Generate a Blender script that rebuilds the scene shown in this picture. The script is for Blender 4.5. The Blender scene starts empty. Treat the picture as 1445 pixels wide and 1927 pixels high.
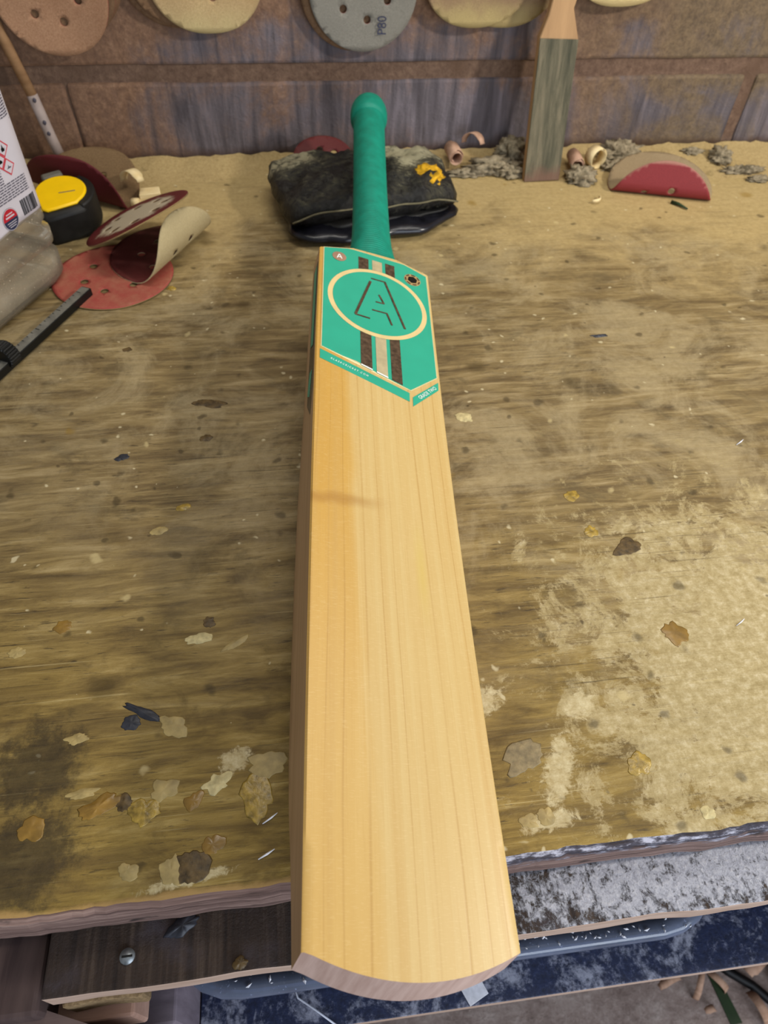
import bpy, bmesh, math, random
from math import sin, cos, pi, sqrt, radians, exp
from mathutils import Vector, Matrix, noise
from mathutils.geometry import delaunay_2d_cdt
C = bpy.context.scene
COL = C.collection
random.seed(7)

# ------------------------------------------------------------------ camera, world, lights, exposure
W2C = Matrix(((0.99209282, -0.12238458, 0.02781822),      # rows: camera right, down, forward in world axes
              (-0.07569855, -0.7602859, -0.64516283),
              (0.1001078, 0.63795562, -0.76353852)))
CAM = Vector((0, 0, 0.44443))
FPX, CX, CY = 1337.0, 722.5, 963.5
cd = bpy.data.cameras.new('camera'); cam = bpy.data.objects.new('camera', cd); COL.objects.link(cam)
cd.sensor_fit = 'VERTICAL'; cd.sensor_height = 34.6; cd.lens = FPX / 1927 * 34.6
cd.clip_start = 0.01
r_, d_, f_ = W2C
cam.matrix_world = Matrix(((r_.x, -d_.x, -f_.x, CAM.x), (r_.y, -d_.y, -f_.y, CAM.y), (r_.z, -d_.z, -f_.z, CAM.z), (0, 0, 0, 1)))
cd.dof.use_dof = True; cd.dof.focus_distance = 0.46; cd.dof.aperture_fstop = 11
C.camera = cam

world = bpy.data.worlds.new('world'); C.world = world; world.use_nodes = True
bg = world.node_tree.nodes['Background']; bg.inputs[0].default_value = (0.78, 0.80, 0.86, 1); bg.inputs[1].default_value = 0.36

def area(name, loc, target, sx, sy, power, col):
    l = bpy.data.lights.new(name, 'AREA'); l.shape = 'RECTANGLE'; l.size = sx; l.size_y = sy; l.energy = power; l.color = col
    o = bpy.data.objects.new(name, l); COL.objects.link(o); o.location = loc
    o.rotation_euler = (Vector(target) - Vector(loc)).to_track_quat('-Z', 'Y').to_euler()
    return o
area('strip_lamp', (0.30, 0.78, 1.25), (0.25, 0.62, 0), 1.1, 0.14, 8, (1, 0.95, 0.86))
area('ceiling_lamp', (0.35, 0.05, 1.75), (0.15, 0.5, 0), 0.9, 0.5, 3.5, (1, 0.95, 0.87))
area('side_lamp', (1.15, 0.12, 0.85), (0.2, 0.9, 0.05), 0.10, 0.10, 15, (1, 0.94, 0.85))
area('window_daylight', (0.7, -1.15, 0.30), (0.2, 0.1, -0.5), 1.3, 1.0, 26, (0.78, 0.87, 1.0))
C.view_settings.view_transform = 'Standard'; C.view_settings.look = 'None'
C.view_settings.gamma = 1; C.view_settings.use_curve_mapping = False; C.view_settings.exposure = -0.2

# ------------------------------------------------------------------ geometry helpers
def ray(px, py):
    v = W2C.transposed() @ Vector(((px - CX) / FPX, (py - CY) / FPX, 1)); return v
def on_z(px, py, z=0.0):
    d = ray(px, py); s = (z - CAM.z) / d.z; return CAM + d * s
def on_y(px, py, y):
    d = ray(px, py); s = (y - CAM.y) / d.y; return CAM + d * s
def on_plane(px, py, p, n):
    d = ray(px, py); n = Vector(n); s = (Vector(p) - CAM).dot(n) / d.dot(n); return CAM + d * s

def link(o, parent=None):
    COL.objects.link(o)
    if parent is not None: o.parent = parent
    return o
def mesh(name, verts, faces, mats, parent=None, smooth=True, fm=None):
    me = bpy.data.meshes.new(name); me.from_pydata([tuple(v) for v in verts], [], faces)
    for m in (mats if isinstance(mats, (list, tuple)) else [mats]): me.materials.append(m)
    if fm: me.polygons.foreach_set('material_index', fm)
    me.polygons.foreach_set('use_smooth', [smooth] * len(me.polygons)); me.update()
    return link(bpy.data.objects.new(name, me), parent)
def from_bm(name, bm, mats, parent=None, smooth=True):
    me = bpy.data.meshes.new(name); bm.normal_update(); bm.to_mesh(me); bm.free()
    for m in (mats if isinstance(mats, (list, tuple)) else [mats]): me.materials.append(m)
    me.polygons.foreach_set('use_smooth', [smooth] * len(me.polygons))
    return link(bpy.data.objects.new(name, me), parent)
def empty(name, loc=(0, 0, 0), parent=None, mat=None):
    o = bpy.data.objects.new(name, None); link(o, parent); o.empty_display_size = 0.02
    if mat is not None: o.matrix_world = mat
    else: o.location = loc
    return o
def tag(o, label=None, cat=None, group=None, kind=None):
    for k, v in (('label', label), ('category', cat), ('group', group), ('kind', kind)):
        if v: o[k] = v
    return o
def bevel(o, w, seg=2, ang=40):
    b = o.modifiers.new('bevel', 'BEVEL'); b.width = w; b.segments = seg; b.limit_method = 'ANGLE'; b.angle_limit = radians(ang); b.harden_normals = False
    return o
def box(name, x0, x1, y0, y1, z0, z1, m, parent=None, bev=0.0015, nx=1, rough=0.0):
    v, f = [], []
    for i in range(nx + 1):
        x = x0 + (x1 - x0) * i / nx
        for (y, z) in ((y0, z0), (y1, z0), (y1, z1), (y0, z1)):
            dy = rough * noise.noise((x * 37, y * 9, z * 11)) if y == y0 else 0
            v.append((x, y + dy, z))
    for i in range(nx):
        a, b = 4 * i, 4 * i + 4
        for k in range(4): f.append((a + k, a + (k + 1) % 4, b + (k + 1) % 4, b + k))
    f.append((3, 2, 1, 0)); e = 4 * nx; f.append((e, e + 1, e + 2, e + 3))
    o = mesh(name, v, f, m, parent, smooth=False)
    bm = bmesh.new(); bm.from_mesh(o.data); bmesh.ops.recalc_face_normals(bm, faces=bm.faces[:]); bm.to_mesh(o.data); bm.free()
    if bev: bevel(o, bev)
    return o
def tube(name, pts, rad, m, parent=None, n=10, caps=True):
    pts = [Vector(p) for p in pts]; v, f = [], []
    up = Vector((0.13, 0.31, 0.94)); N = len(pts)
    for i, p in enumerate(pts):
        t = (pts[min(i + 1, N - 1)] - pts[max(i - 1, 0)]).normalized()
        a = t.cross(up).normalized(); b = t.cross(a)
        r = rad[i] if isinstance(rad, (list, tuple)) else rad
        for k in range(n):
            q = 2 * pi * k / n; v.append(p + (a * cos(q) + b * sin(q)) * r)
    for i in range(N - 1):
        for k in range(n): f.append((i * n + k, (i + 1) * n + k, (i + 1) * n + (k + 1) % n, i * n + (k + 1) % n))
    if caps: f.append(tuple(range(n))); f.append(tuple(reversed(range((N - 1) * n, N * n))))
    return mesh(name, v, f, m, parent)
def in_poly(x, y, poly):
    c = False; j = len(poly) - 1
    for i in range(len(poly)):
        xi, yi = poly[i]; xj, yj = poly[j]
        if (yi > y) != (yj > y) and x < (xj - xi) * (y - yi) / (yj - yi) + xi: c = not c
        j = i
    return c
def tri2d(outer, holes=(), step=None):
    pts = [Vector(p) for p in outer]; faces = [list(range(len(outer)))]; 
    edges = [(i, (i + 1) % len(outer)) for i in range(len(outer))]
    for h in holes:
        b = len(pts); pts += [Vector(p) for p in h]; edges += [(b + i, b + (i + 1) % len(h)) for i in range(len(h))]
    if step:
        xs = [p[0] for p in outer]; ys = [p[1] for p in outer]
        nx = int((max(xs) - min(xs)) / step); ny = int((max(ys) - min(ys)) / step)
        for i in range(1, nx + 1):
            for j in range(1, ny + 1):
                x = min(xs) + step * (i + (0.5 if j % 2 else 0)) ; y = min(ys) + step * j
                if in_poly(x, y, outer) and not any(in_poly(x, y, h) for h in holes): pts.append(Vector((x, y)))
    V, E, F, _, _, _ = delaunay_2d_cdt(pts, edges, [], 0, 1e-7)
    out = []
    for t in F:
        cx = sum(V[i].x for i in t) / len(t); cy = sum(V[i].y for i in t) / len(t)
        if in_poly(cx, cy, outer) and not any(in_poly(cx, cy, h) for h in holes): 
            a, b, c = (V[i] for i in t[:3])
            if (b - a).cross(c - a) < 0: t = list(reversed(t))
            out.append(tuple(t))
    return [(p.x, p.y) for p in V], out
def circ(cx, cy, r, n=40, ph=0.0): return [(cx + r * cos(2 * pi * k / n + ph), cy + r * sin(2 * pi * k / n + ph)) for k in range(n)]
def sheet(name, P2, F, fn, thick, mats, parent=None, smooth=True):
    """a thin sheet: fn maps 2D to 3D, given real thickness; mats = (front, back)"""
    e = 1e-4; top, bot = [], []
    for x, y in P2:
        p = Vector(fn(x, y)); n = (Vector(fn(x + e, y)) - p).cross(Vector(fn(x, y + e)) - p).normalized()
        top.append(p + n * thick / 2); bot.append(p - n * thick / 2)
    N = len(P2); faces = [tuple(t) for t in F] + [tuple(i + N for i in reversed(t)) for t in F]
    fm = [0] * len(F) + [1] * len(F)
    cnt = {}
    for t in F:
        for i in range(len(t)):
            a, b = t[i], t[(i + 1) % len(t)]; cnt[(a, b)] = 1
    for (a, b) in list(cnt):
        if (b, a) not in cnt: faces.append((b, a, a + N, b + N)); fm.append(1)
    return mesh(name, top + bot, faces, mats, parent, smooth, fm)
def text_mesh(txt, size, extr=0.0):
    cu = bpy.data.curves.new('lettering', 'FONT'); cu.body = txt; cu.size = size; cu.extrude = extr; cu.resolution_u = 3
    cu.align_x = 'CENTER'; cu.align_y = 'CENTER'
    o = bpy.data.objects.new('lettering', cu); COL.objects.link(o)
    bpy.context.view_layer.update()
    me = bpy.data.meshes.new_from_object(o.evaluated_get(bpy.context.evaluated_depsgraph_get()))
    v = [tuple(p.co) for p in me.vertices]; f = [tuple(p.vertices) for p in me.polygons]
    bpy.data.objects.remove(o); bpy.data.curves.remove(cu); bpy.data.meshes.remove(me)
    return v, f
def blob(name, loc, r, m, parent=None, sub=2, amp=0.35, fr=1.6, sq=(1, 1, 1), seed=0, flat=None):
    bm = bmesh.new(); bmesh.ops.create_icosphere(bm, subdivisions=sub, radius=1)
    for v in bm.verts:
        d = 1 + amp * noise.fractal(v.co * fr + Vector((seed * 3.7, seed * 1.3, 0)), 0.7, 2.1, 3)
        v.co = Vector((v.co.x * sq[0], v.co.y * sq[1], v.co.z * sq[2])) * d * r + Vector(loc)
        if flat is not None and v.co.z < flat: v.co.z = flat
    return from_bm(name, bm, m, parent)

# ------------------------------------------------------------------ material helpers
def srgb(h):
    if isinstance(h, str): h = [int(h[i:i + 2], 16) / 255 for i in (0, 2, 4)]
    else: h = [c / 255 for c in h]
    return tuple(c / 12.92 if c <= 0.04045 else ((c + 0.055) / 1.055) ** 2.4 for c in h) + (1,)
class N:
    def __init__(s, name):
        s.m = bpy.data.materials.new(name); s.m.use_nodes = True; s.t = s.m.node_tree; s.b = s.t.nodes['Principled BSDF']
        s.out = s.t.nodes['Material Output']
    def node(s, ty, **kw):
        n = s.t.nodes.new(ty)
        for k, v in kw.items(): setattr(n, k, v)
        return n
    def put(s, sock, v):
        if v is None: return
        if hasattr(v, 'is_linked') or hasattr(v, 'links'): s.t.links.new(v, sock)
        else: sock.default_value = v
    def pos(s, obj=True, scale=(1, 1, 1), rot=(0, 0, 0), loc=(0, 0, 0)):
        src = s.node('ShaderNodeTexCoord').outputs['Object'] if obj else s.node('ShaderNodeNewGeometry').outputs['Position']
        mp = s.node('ShaderNodeMapping'); mp.inputs['Scale'].default_value = scale; mp.inputs['Rotation'].default_value = rot; mp.inputs['Location'].default_value = loc
        s.t.links.new(src, mp.inputs[0]); return mp.outputs[0]
    def noise(s, vec, scale, detail=4, rough=0.55, dist=0.0, color=False):
        n = s.node('ShaderNodeTexNoise'); s.put(n.inputs['Vector'], vec); n.inputs['Scale'].default_value = scale
        n.inputs['Detail'].default_value = detail; n.inputs['Roughness'].default_value = rough; n.inputs['Distortion'].default_value = dist
        return n.outputs['Color' if color else 'Fac']
    def vor(s, vec, scale, feat='F1', rnd=1.0):
        n = s.node('ShaderNodeTexVoronoi', feature=feat); s.put(n.inputs['Vector'], vec); n.inputs['Scale'].default_value = scale
        n.inputs['Randomness'].default_value = rnd; return n
    def ramp(s, fac, stops, interp='LINEAR'):
        n = s.node('ShaderNodeValToRGB'); cr = n.color_ramp; cr.interpolation = interp; s.put(n.inputs[0], fac)
        while len(cr.elements) < len(stops): cr.elements.new(0.5)
        for e, (p, c) in zip(cr.elements, stops):
            e.position = p; e.color = c if isinstance(c, tuple) and len(c) == 4 else (srgb(c) if not isinstance(c, (int, float)) else (c, c, c, 1))
        return n.outputs[0]
    def step(s, fac, a, b):   # smooth 0..1 between a and b
        n = s.node('ShaderNodeMapRange'); n.interpolation_type = 'SMOOTHSTEP'; s.put(n.inputs[0], fac)
        n.inputs[1].default_value = min(a, b); n.inputs[2].default_value = max(a, b)
        n.inputs[3].default_value, n.inputs[4].default_value = (0, 1) if a < b else (1, 0)
        return n.outputs[0]
    def mix(s, fac, a, b, mode='MIX'):
        n = s.node('ShaderNodeMix', data_type='RGBA', blend_type=mode); s.put(n.inputs[0], fac)
        for sk, v in ((n.inputs[6], a), (n.inputs[7], b)):
            if isinstance(v, str): v = srgb(v)
            s.put(sk, v)
        return n.outputs[2]
    def math(s, op, a, b=None, c=None, clamp=False):
        n = s.node('ShaderNodeMath', operation=op, use_clamp=clamp)
        for i, v in enumerate((a, b, c)): s.put(n.inputs[i], v)
        return n.outputs[0]
    def xyz(s, vec):
        n = s.node('ShaderNodeSeparateXYZ'); s.t.links.new(vec, n.inputs[0]); return n.outputs
    def up(s):   # how far the true surface faces upwards (settled dust)
        n = s.node('ShaderNodeNewGeometry'); return s.xyz(n.outputs['Normal'])[2]
    def bump(s, h, strength=0.3, dist=0.002):
        n = s.node('ShaderNodeBump'); n.inputs['Strength'].default_value = strength; n.inputs['Distance'].default_value = dist
        s.put(n.inputs['Height'], h); s.t.links.new(n.outputs[0], s.b.inputs['Normal'])
    def done(s, col, rough=0.6, metal=0.0, spec=0.3, **kw):
        if isinstance(col, str): col = srgb(col)
        s.put(s.b.inputs['Base Color'], col); s.put(s.b.inputs['Roughness'], rough); s.b.inputs['Metallic'].default_value = metal
        s.b.inputs['Specular IOR Level'].default_value = spec
        for k, v in kw.items(): s.put(s.b.inputs[k], v)
        return s.m
def plain(name, col, rough=0.5, metal=0.0, spec=0.3, var=0.12, scale=60, bump=0.0):
    n = N(name); p = n.pos(); q = n.noise(p, scale, 5)
    c = srgb(col); d = tuple(x * (1 - var * 1.6) for x in c[:3]) + (1,); l = tuple(min(1, x * (1 + var)) for x in c[:3]) + (1,)
    if bump: n.bump(q, bump, 0.001)
    return n.done(n.ramp(q, [(0.3, d), (0.7, l)]), rough, metal, spec)

# ---- bench wood
def mat_bench():
    n = N('worn plywood bench'); p = n.pos(); X, Y, Z = n.xyz(p)
    g1 = n.noise(n.pos(scale=(13, 85, 1)), 1.0, 9, 0.68, 0.5)
    g2 = n.noise(n.pos(scale=(48, 430, 1)), 1.0, 6, 0.7, 0.4)
    g3 = n.noise(n.pos(scale=(5, 55, 1), loc=(4, 1, 0)), 1.0, 5, 0.6, 0.5)
    big = n.noise(p, 5.5, 6, 0.6, 0.4); med = n.noise(n.pos(scale=(1, 1.7, 1)), 17, 9, 0.68, 0.6); fine = n.noise(p, 150, 8, 0.75)
    near = n.step(n.math('ADD', Y, n.math('MULTIPLY', big, 0.3)), 0.62, 0.22)
    c = n.ramp(g1, [(0.30, '4f4027'), (0.43, '715e3c'), (0.55, '8a764d'), (0.70, 'aa966e')])
    cf = n.ramp(g1, [(0.30, '523f18'), (0.43, '78612a'), (0.55, '917838'), (0.70, 'b09858')])
    c = n.mix(near, c, cf)
    c = n.mix(n.math('MULTIPLY', n.step(g3, 0.50, 0.66), 0.38), c, '5d4a2a')
    c = n.mix(n.math('MULTIPLY', n.step(med, 0.50, 0.66), 0.55), c, n.mix(near, '55482f', '574421'))
    c = n.mix(n.math('MULTIPLY', n.math('MULTIPLY', n.step(g2, 0.56, 0.66), n.step(n.noise(n.pos(loc=(9, 3, 0)), 8, 5, 0.6), 0.40, 0.58)), 0.75), c, '33281a')
    # thin grey-beige film of dust, rubbed off in patches
    film = n.math('MULTIPLY', n.step(n.noise(n.pos(loc=(2, 5, 0)), 10, 10, 0.72, 0.7), 0.44, 0.60), n.step(n.math('ADD', Y, n.math('MULTIPLY', X, 0.5)), 0.16, 0.5))
    c = n.mix(n.math('MULTIPLY', film, 0.6), c, n.ramp(fine, [(0.3, '96855e'), (0.7, 'b9a780')]))
    # sawdust thick towards the wall
    dd = n.math('ADD', n.math('ADD', Y, n.math('MULTIPLY', n.noise(p, 7, 8, 0.7, 0.5), 0.62)), n.math('MULTIPLY', X, 0.10))
    c = n.mix(n.math('MULTIPLY', n.step(dd, 1.02, 1.2), 0.9), c, n.ramp(fine, [(0.3, 'a48d5c'), (0.7, 'c2aa76')]))
    # pale dust corner at the right front
    dx = n.math('SUBTRACT', X, 0.31); dy = n.math('SUBTRACT', Y, 0.20)
    dc = n.math('SQRT', n.math('ADD', n.math('MULTIPLY', dx, dx), n.math('MULTIPLY', n.math('MULTIPLY', dy, dy), 0.8)))
    dc = n.math('ADD', dc, n.math('MULTIPLY', n.math('SUBTRACT', n.noise(p, 26, 12, 0.8, 0.4), 0.5), 0.62))
    dc = n.math('ADD', dc, n.math('MULTIPLY', n.math('SUBTRACT', fine, 0.5), 0.2))
    c = n.mix(n.math('MULTIPLY', n.step(dc, 0.16, 0.10), 0.85), c, n.ramp(fine, [(0.3, '93804f'), (0.5, 'b5a375'), (0.7, 'd8caa4')]))
    # scratches
    for rot, sc, a in ((0.06, (6, 900, 1), 0.4), (1.05, (7, 620, 1), 0.3), (-0.5, (9, 800, 1), 0.26)):
        s_ = n.noise(n.pos(scale=sc, rot=(0, 0, rot)), 1.0, 2, 0.4, 0.15)
        msk = n.step(n.noise(n.pos(loc=(rot * 5, 2, 0)), 11, 3), 0.5, 0.62)
        c = n.mix(n.math('MULTIPLY', n.math('MULTIPLY', n.step(s_, 0.66, 0.71), msk), a), c, 'd0bd88')
    for rot, sc, a in ((0.1, (11, 700, 1), 0.6), (0.02, (20, 1200, 1), 0.5)):
        s_ = n.noise(n.pos(scale=sc, rot=(0, 0, rot), loc=(3, 1, 0)), 1.0, 3, 0.5, 0.2)
        msk = n.step(n.noise(n.pos(loc=(rot * 50, 7, 0)), 8, 4), 0.45, 0.62)
        c = n.mix(n.math('MULTIPLY', n.math('MULTIPLY', n.step(s_, 0.62, 0.68), msk), a), c, '2c210f')
    # ingrained dirt specks, pale flecks, amber varnish drips
    def specks(scale, r0, r1, col, amt, off, keep):
        nonlocal c
        q = n.pos(loc=off); wv = n.mix(0.018, q, n.noise(q, 40, 3, color=True), 'ADD')
        v = n.vor(wv, scale); rs = n.xyz(v.outputs['Color'])
        rad = n.math('MULTIPLY', n.step(rs[0], keep, 1.0), 1.0)
        m = n.math('MULTIPLY', n.step(n.math('DIVIDE', v.outputs['Distance'], n.math('ADD', rad, 0.001)), r1, r0), amt)
        c = n.mix(n.math('MULTIPLY', m, n.step(rs[0], keep, keep + 0.02)), c, col)
    specks(22, 0.10, 0.32, '40310f', 0.55, (0, 0, 0), 0.62)
    specks(60, 0.14, 0.34, '35290f', 0.6, (3, 1, 0), 0.66)
    specks(38, 0.08, 0.2, 'c9b682', 0.6, (5, 2, 0), 0.78)
    specks(110, 0.12, 0.3, 'd8cba4', 0.65, (8, 4, 0), 0.84)
    specks(16, 0.08, 0.2, '8a6a10', 0.5, (11, 4, 0), 0.6)
    # smears of dried filler at the right front
    for (cx, cy, hx, hy, rt) in ((0.142, 0.148, 0.010, 0.030, -0.45), (0.128, 0.119, 0.020, 0.006, 0.1), (0.168, 0.19, 0.014, 0.010, 0.4), (-0.085, 0.112, 0.026, 0.004, 0.12), (-0.06, 0.178, 0.012, 0.008, 0.4), (0.10, 0.2, 0.02, 0.012, 0.3)):
        mp = n.node('ShaderNodeMapping', vector_type='TEXTURE'); n.t.links.new(p, mp.inputs[0]); mp.inputs['Location'].default_value = (cx, cy, 0); mp.inputs['Rotation'].default_value = (0, 0, rt); mp.inputs['Scale'].default_value = (hx, hy, 1)
        ln = n.node('ShaderNodeVectorMath', operation='LENGTH'); n.t.links.new(mp.outputs[0], ln.inputs[0])
        d = n.math('ADD', ln.outputs['Value'], n.math('MULTIPLY', n.math('SUBTRACT', n.noise(p, 120, 8, 0.75, 0.5), 0.5), 2.6))
        c = n.mix(n.math('MULTIPLY', n.step(d, 1.0, 0.55), 0.8), c, n.ramp(fine, [(0.35, 'b09c6c'), (0.65, 'dccfa6')]))
    # scorch marks at the left front
    for (cx, cy, rr) in ((-0.181, 0.189, 0.036), (-0.176, 0.132, 0.036)):
        if not rr: continue
        a = n.math('SUBTRACT', X, cx); b = n.math('SUBTRACT', Y, cy)
        d = n.math('SQRT', n.math('ADD', n.math('MULTIPLY', a, a), n.math('MULTIPLY', b, b)))
        d = n.math('ADD', d, n.math('MULTIPLY', n.math('SUBTRACT', n.noise(p, 55, 7, 0.75), 0.5), 0.075))
        c = n.mix(n.math('MULTIPLY', n.step(d, rr, rr * 0.45), 0.8), c, n.ramp(fine, [(0.3, '1e180d'), (0.7, '4a3c22')]))
    # rubbed pale timber along the front arris
    e = n.math('ADD', Y, n.math('MULTIPLY', n.noise(p, 40, 4), 0.012))
    c = n.mix(n.math('MULTIPLY', n.step(e, 0.1138, 0.1095), n.step(X, 0.05, 0.0)), c, 'a98852')
    hgt = n.math('ADD', n.math('ADD', n.math('MULTIPLY', g2, 0.5), n.math('MULTIPLY', med, 0.6)), n.math('MULTIPLY', fine, 0.45))
    n.bump(hgt, 0.55, 0.0018)
    return n.done(c, n.ramp(med, [(0.3, 0.42), (0.7, 0.75)]), 0, 0.35)
def mat_ply_edge():
    n = N('plywood edge'); g = n.noise(n.pos(scale=(9, 60, 420)), 1.0, 5, 0.65, 0.4); g2 = n.noise(n.pos(scale=(30, 60, 60)), 1.0, 4)
    c = n.ramp(g, [(0.3, '3a2a26'), (0.48, '725a52'), (0.6, '8c7369'), (0.75, 'b49b8b')]); n.bump(g, 0.7, 0.002)
    c = n.mix(n.step(g2, 0.6, 0.7), c, '3c302c')
    pp = n.xyz(n.pos()); sc = n.noise(n.pos(scale=(60, 60, 300)), 1.0, 6, 0.7)
    k = n.math('MULTIPLY', n.step(n.math('ADD', pp[2], n.math('MULTIPLY', n.math('SUBTRACT', sc, 0.5), 0.02)), -0.010, -0.004), n.step(pp[0], 0.03, 0.09))
    c = n.mix(n.math('MULTIPLY', k, 0.9), c, n.ramp(sc, [(0.38, '14161f'), (0.5, '3b3d4a'), (0.62, 'b9bac8')]))
    return n.done(c, 0.75)
def mat_rail():
    n = N('stained rail'); p = n.pos(); X = n.xyz(p)[0]
    g = n.noise(n.pos(scale=(170, 8, 30)), 1.0, 5, 0.6, 0.3); b = n.noise(p, 28, 6)
    c = n.ramp(g, [(0.3, '2a1e17'), (0.5, '4b3a2e'), (0.72, '6d5b4c')]); c = n.mix(n.step(b, 0.5, 0.75), c, '5b5156')
    # white filler dust caked over the right half
    k = n.noise(p, 130, 12, 0.8, 0.3); k2 = n.noise(n.pos(scale=(260, 60, 30)), 1.0, 6, 0.75); wht = n.noise(p, 330, 8, 0.75); Yr = n.xyz(p)[1]
    lo = n.math('ADD', n.math('MULTIPLY', n.step(X, 0.09, 0.19), 0.20), n.math('MULTIPLY', n.step(n.math('ADD', Yr, n.math('MULTIPLY', n.noise(p, 30, 4), 0.02)), 0.076, 0.092), 0.16))
    msk = n.math('ADD', lo, n.math('MULTIPLY', n.math('SUBTRACT', n.math('ADD', n.math('MULTIPLY', k, 0.7), n.math('MULTIPLY', k2, 0.3)), 0.5), 3.2))
    msk = n.math('MULTIPLY', n.step(msk, 0.0, 0.26), n.step(X, 0.075, 0.115))
    c = n.mix(n.math('MULTIPLY', msk, 0.95), c, n.ramp(wht, [(0.3, 'a4a5b2'), (0.5, 'd2d4e0'), (0.7, 'f4f4fa')]))
    n.bump(n.math('ADD', n.math('MULTIPLY', g, 0.3), n.math('MULTIPLY', n.math('ADD', n.math('MULTIPLY', msk, 1.3), wht), 0.8)), 1.0, 0.004)
    return n.done(c, 0.62, 0, 0.4)
def mat_wall_block():
    n = N('painted block'); p = n.pos(False); X, Y, Z = n.xyz(p)
    dr = n.noise(n.pos(False, (70, 1, 7)), 1.0, 5, 0.6, 0.4); dr2 = n.noise(n.pos(False, (160, 1, 14)), 1.0, 4, 0.6); big = n.noise(p, 6, 6, 0.65, 0.5); fine = n.noise(p, 130, 6, 0.75)
    c = n.ramp(dr, [(0.3, '4f494c'), (0.5, '6a6367'), (0.7, '857c82')])
    c = n.mix(n.math('MULTIPLY', n.step(dr2, 0.58, 0.7), 0.6), c, '4b4340')
    yel = n.step(n.math('ADD', X, n.math('MULTIPLY', big, 0.3)), 0.42, 0.75)
    dust = n.ramp(fine, [(0.3, '6c5140'), (0.55, '8a6a52'), (0.75, 'a68468')])
    dust = n.mix(yel, dust, n.ramp(fine, [(0.3, '56493a'), (0.7, '857155')]))
    m = n.math('ADD', n.math('ADD', n.math('MULTIPLY', big, 1.0), n.math('MULTIPLY', dr, 0.35)), n.math('MULTIPLY', n.step(X, -0.1, -0.32), 0.3))
    m = n.math('ADD', m, n.math('MULTIPLY', n.step(Z, 0.155, 0.2), 0.28))
    m = n.math('ADD', m, n.math('MULTIPLY', n.step(Z, 0.06, 0.1), 0.1)); m = n.math('ADD', m, n.math('MULTIPLY', yel, 0.12))
    c = n.mix(n.math('MULTIPLY', n.step(m, 0.66, 0.92), 0.92), c, dust)
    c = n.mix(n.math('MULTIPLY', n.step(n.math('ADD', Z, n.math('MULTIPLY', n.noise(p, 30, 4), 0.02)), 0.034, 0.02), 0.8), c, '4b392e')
    n.bump(n.math('ADD', n.math('MULTIPLY', fine, 0.8), n.math('MULTIPLY', dr, 0.3)), 0.7, 0.004)
    return n.done(c, 0.85, 0, 0.15)
def mat_mortar():
    n = N('dusty mortar'); p = n.pos(False); f = n.noise(p, 120, 7, 0.75); b = n.noise(p, 14, 4)
    c = n.ramp(f, [(0.3, '604c40'), (0.55, '7c6454'), (0.75, '907662')]); c = n.mix(n.step(b, 0.5, 0.7), c, '6b5546'); n.bump(f, 0.8, 0.004)
    return n.done(c, 0.95, 0, 0.1)
def mat_dust(name, a, b, d=None, sc=260):
    n = N(name); p = n.pos(False); f = n.noise(p, sc, 7, 0.75); k = n.noise(p, 24, 6, 0.7)
    c = n.ramp(f, [(0.3, a), (0.7, b)])
    if d: c = n.mix(n.math('MULTIPLY', n.step(k, 0.56, 0.68), 0.75), c, d)
    n.bump(n.math('ADD', f, k), 0.7, 0.003)
    return n.done(c, 0.95, 0, 0.1)
def mat_velcro(name, a, b, dust=None, dz=None):
    n = N(name); p = n.pos(); f = n.noise(p, 520, 6, 0.8); k = n.noise(p, 26, 5)
    c = n.ramp(f, [(0.3, a), (0.7, b)])
    c = n.mix(n.math('MULTIPLY', n.step(k, 0.45, 0.7), 0.35), c, a)
    if dust:
        zz = n.math('ADD', n.xyz(p)[1], n.math('MULTIPLY', n.noise(p, 35, 5), 0.03)); c = n.mix(n.math('MULTIPLY', n.step(zz, dz[0], dz[1]), 0.85), c, dust)
    n.bump(f, 0.9, 0.0025)
    return n.done(c, 0.95, 0, 0.1)
def mat_grit(name, a, b, dust='b9a98c', lo=0.55, hi=0.95, amt=0.85, centre=0):
    n = N(name); p = n.pos(); f = n.noise(p, 900, 4, 0.8); k = n.noise(p, 45, 6, 0.7)
    c = n.ramp(f, [(0.3, a), (0.7, b)]); m = n.math('ADD', n.up(), n.math('MULTIPLY', n.math('SUBTRACT', k, 0.5), 1.6 if centre else 0.7))
    if centre:
        x_, y_, z_ = n.xyz(p); rr_ = n.math('SQRT', n.math('ADD', n.math('MULTIPLY', x_, x_), n.math('MULTIPLY', y_, y_)))
        m = n.math('SUBTRACT', n.math('ADD', m, 0.25), n.math('MULTIPLY', n.step(rr_, 0.03, 0.062), 0.9))
    c = n.mix(n.math('MULTIPLY', n.step(m, lo, hi), amt), c, dust); n.bump(f, 0.5, 0.0006)
    return n.done(c, 0.6, 0, 0.35)
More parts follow.
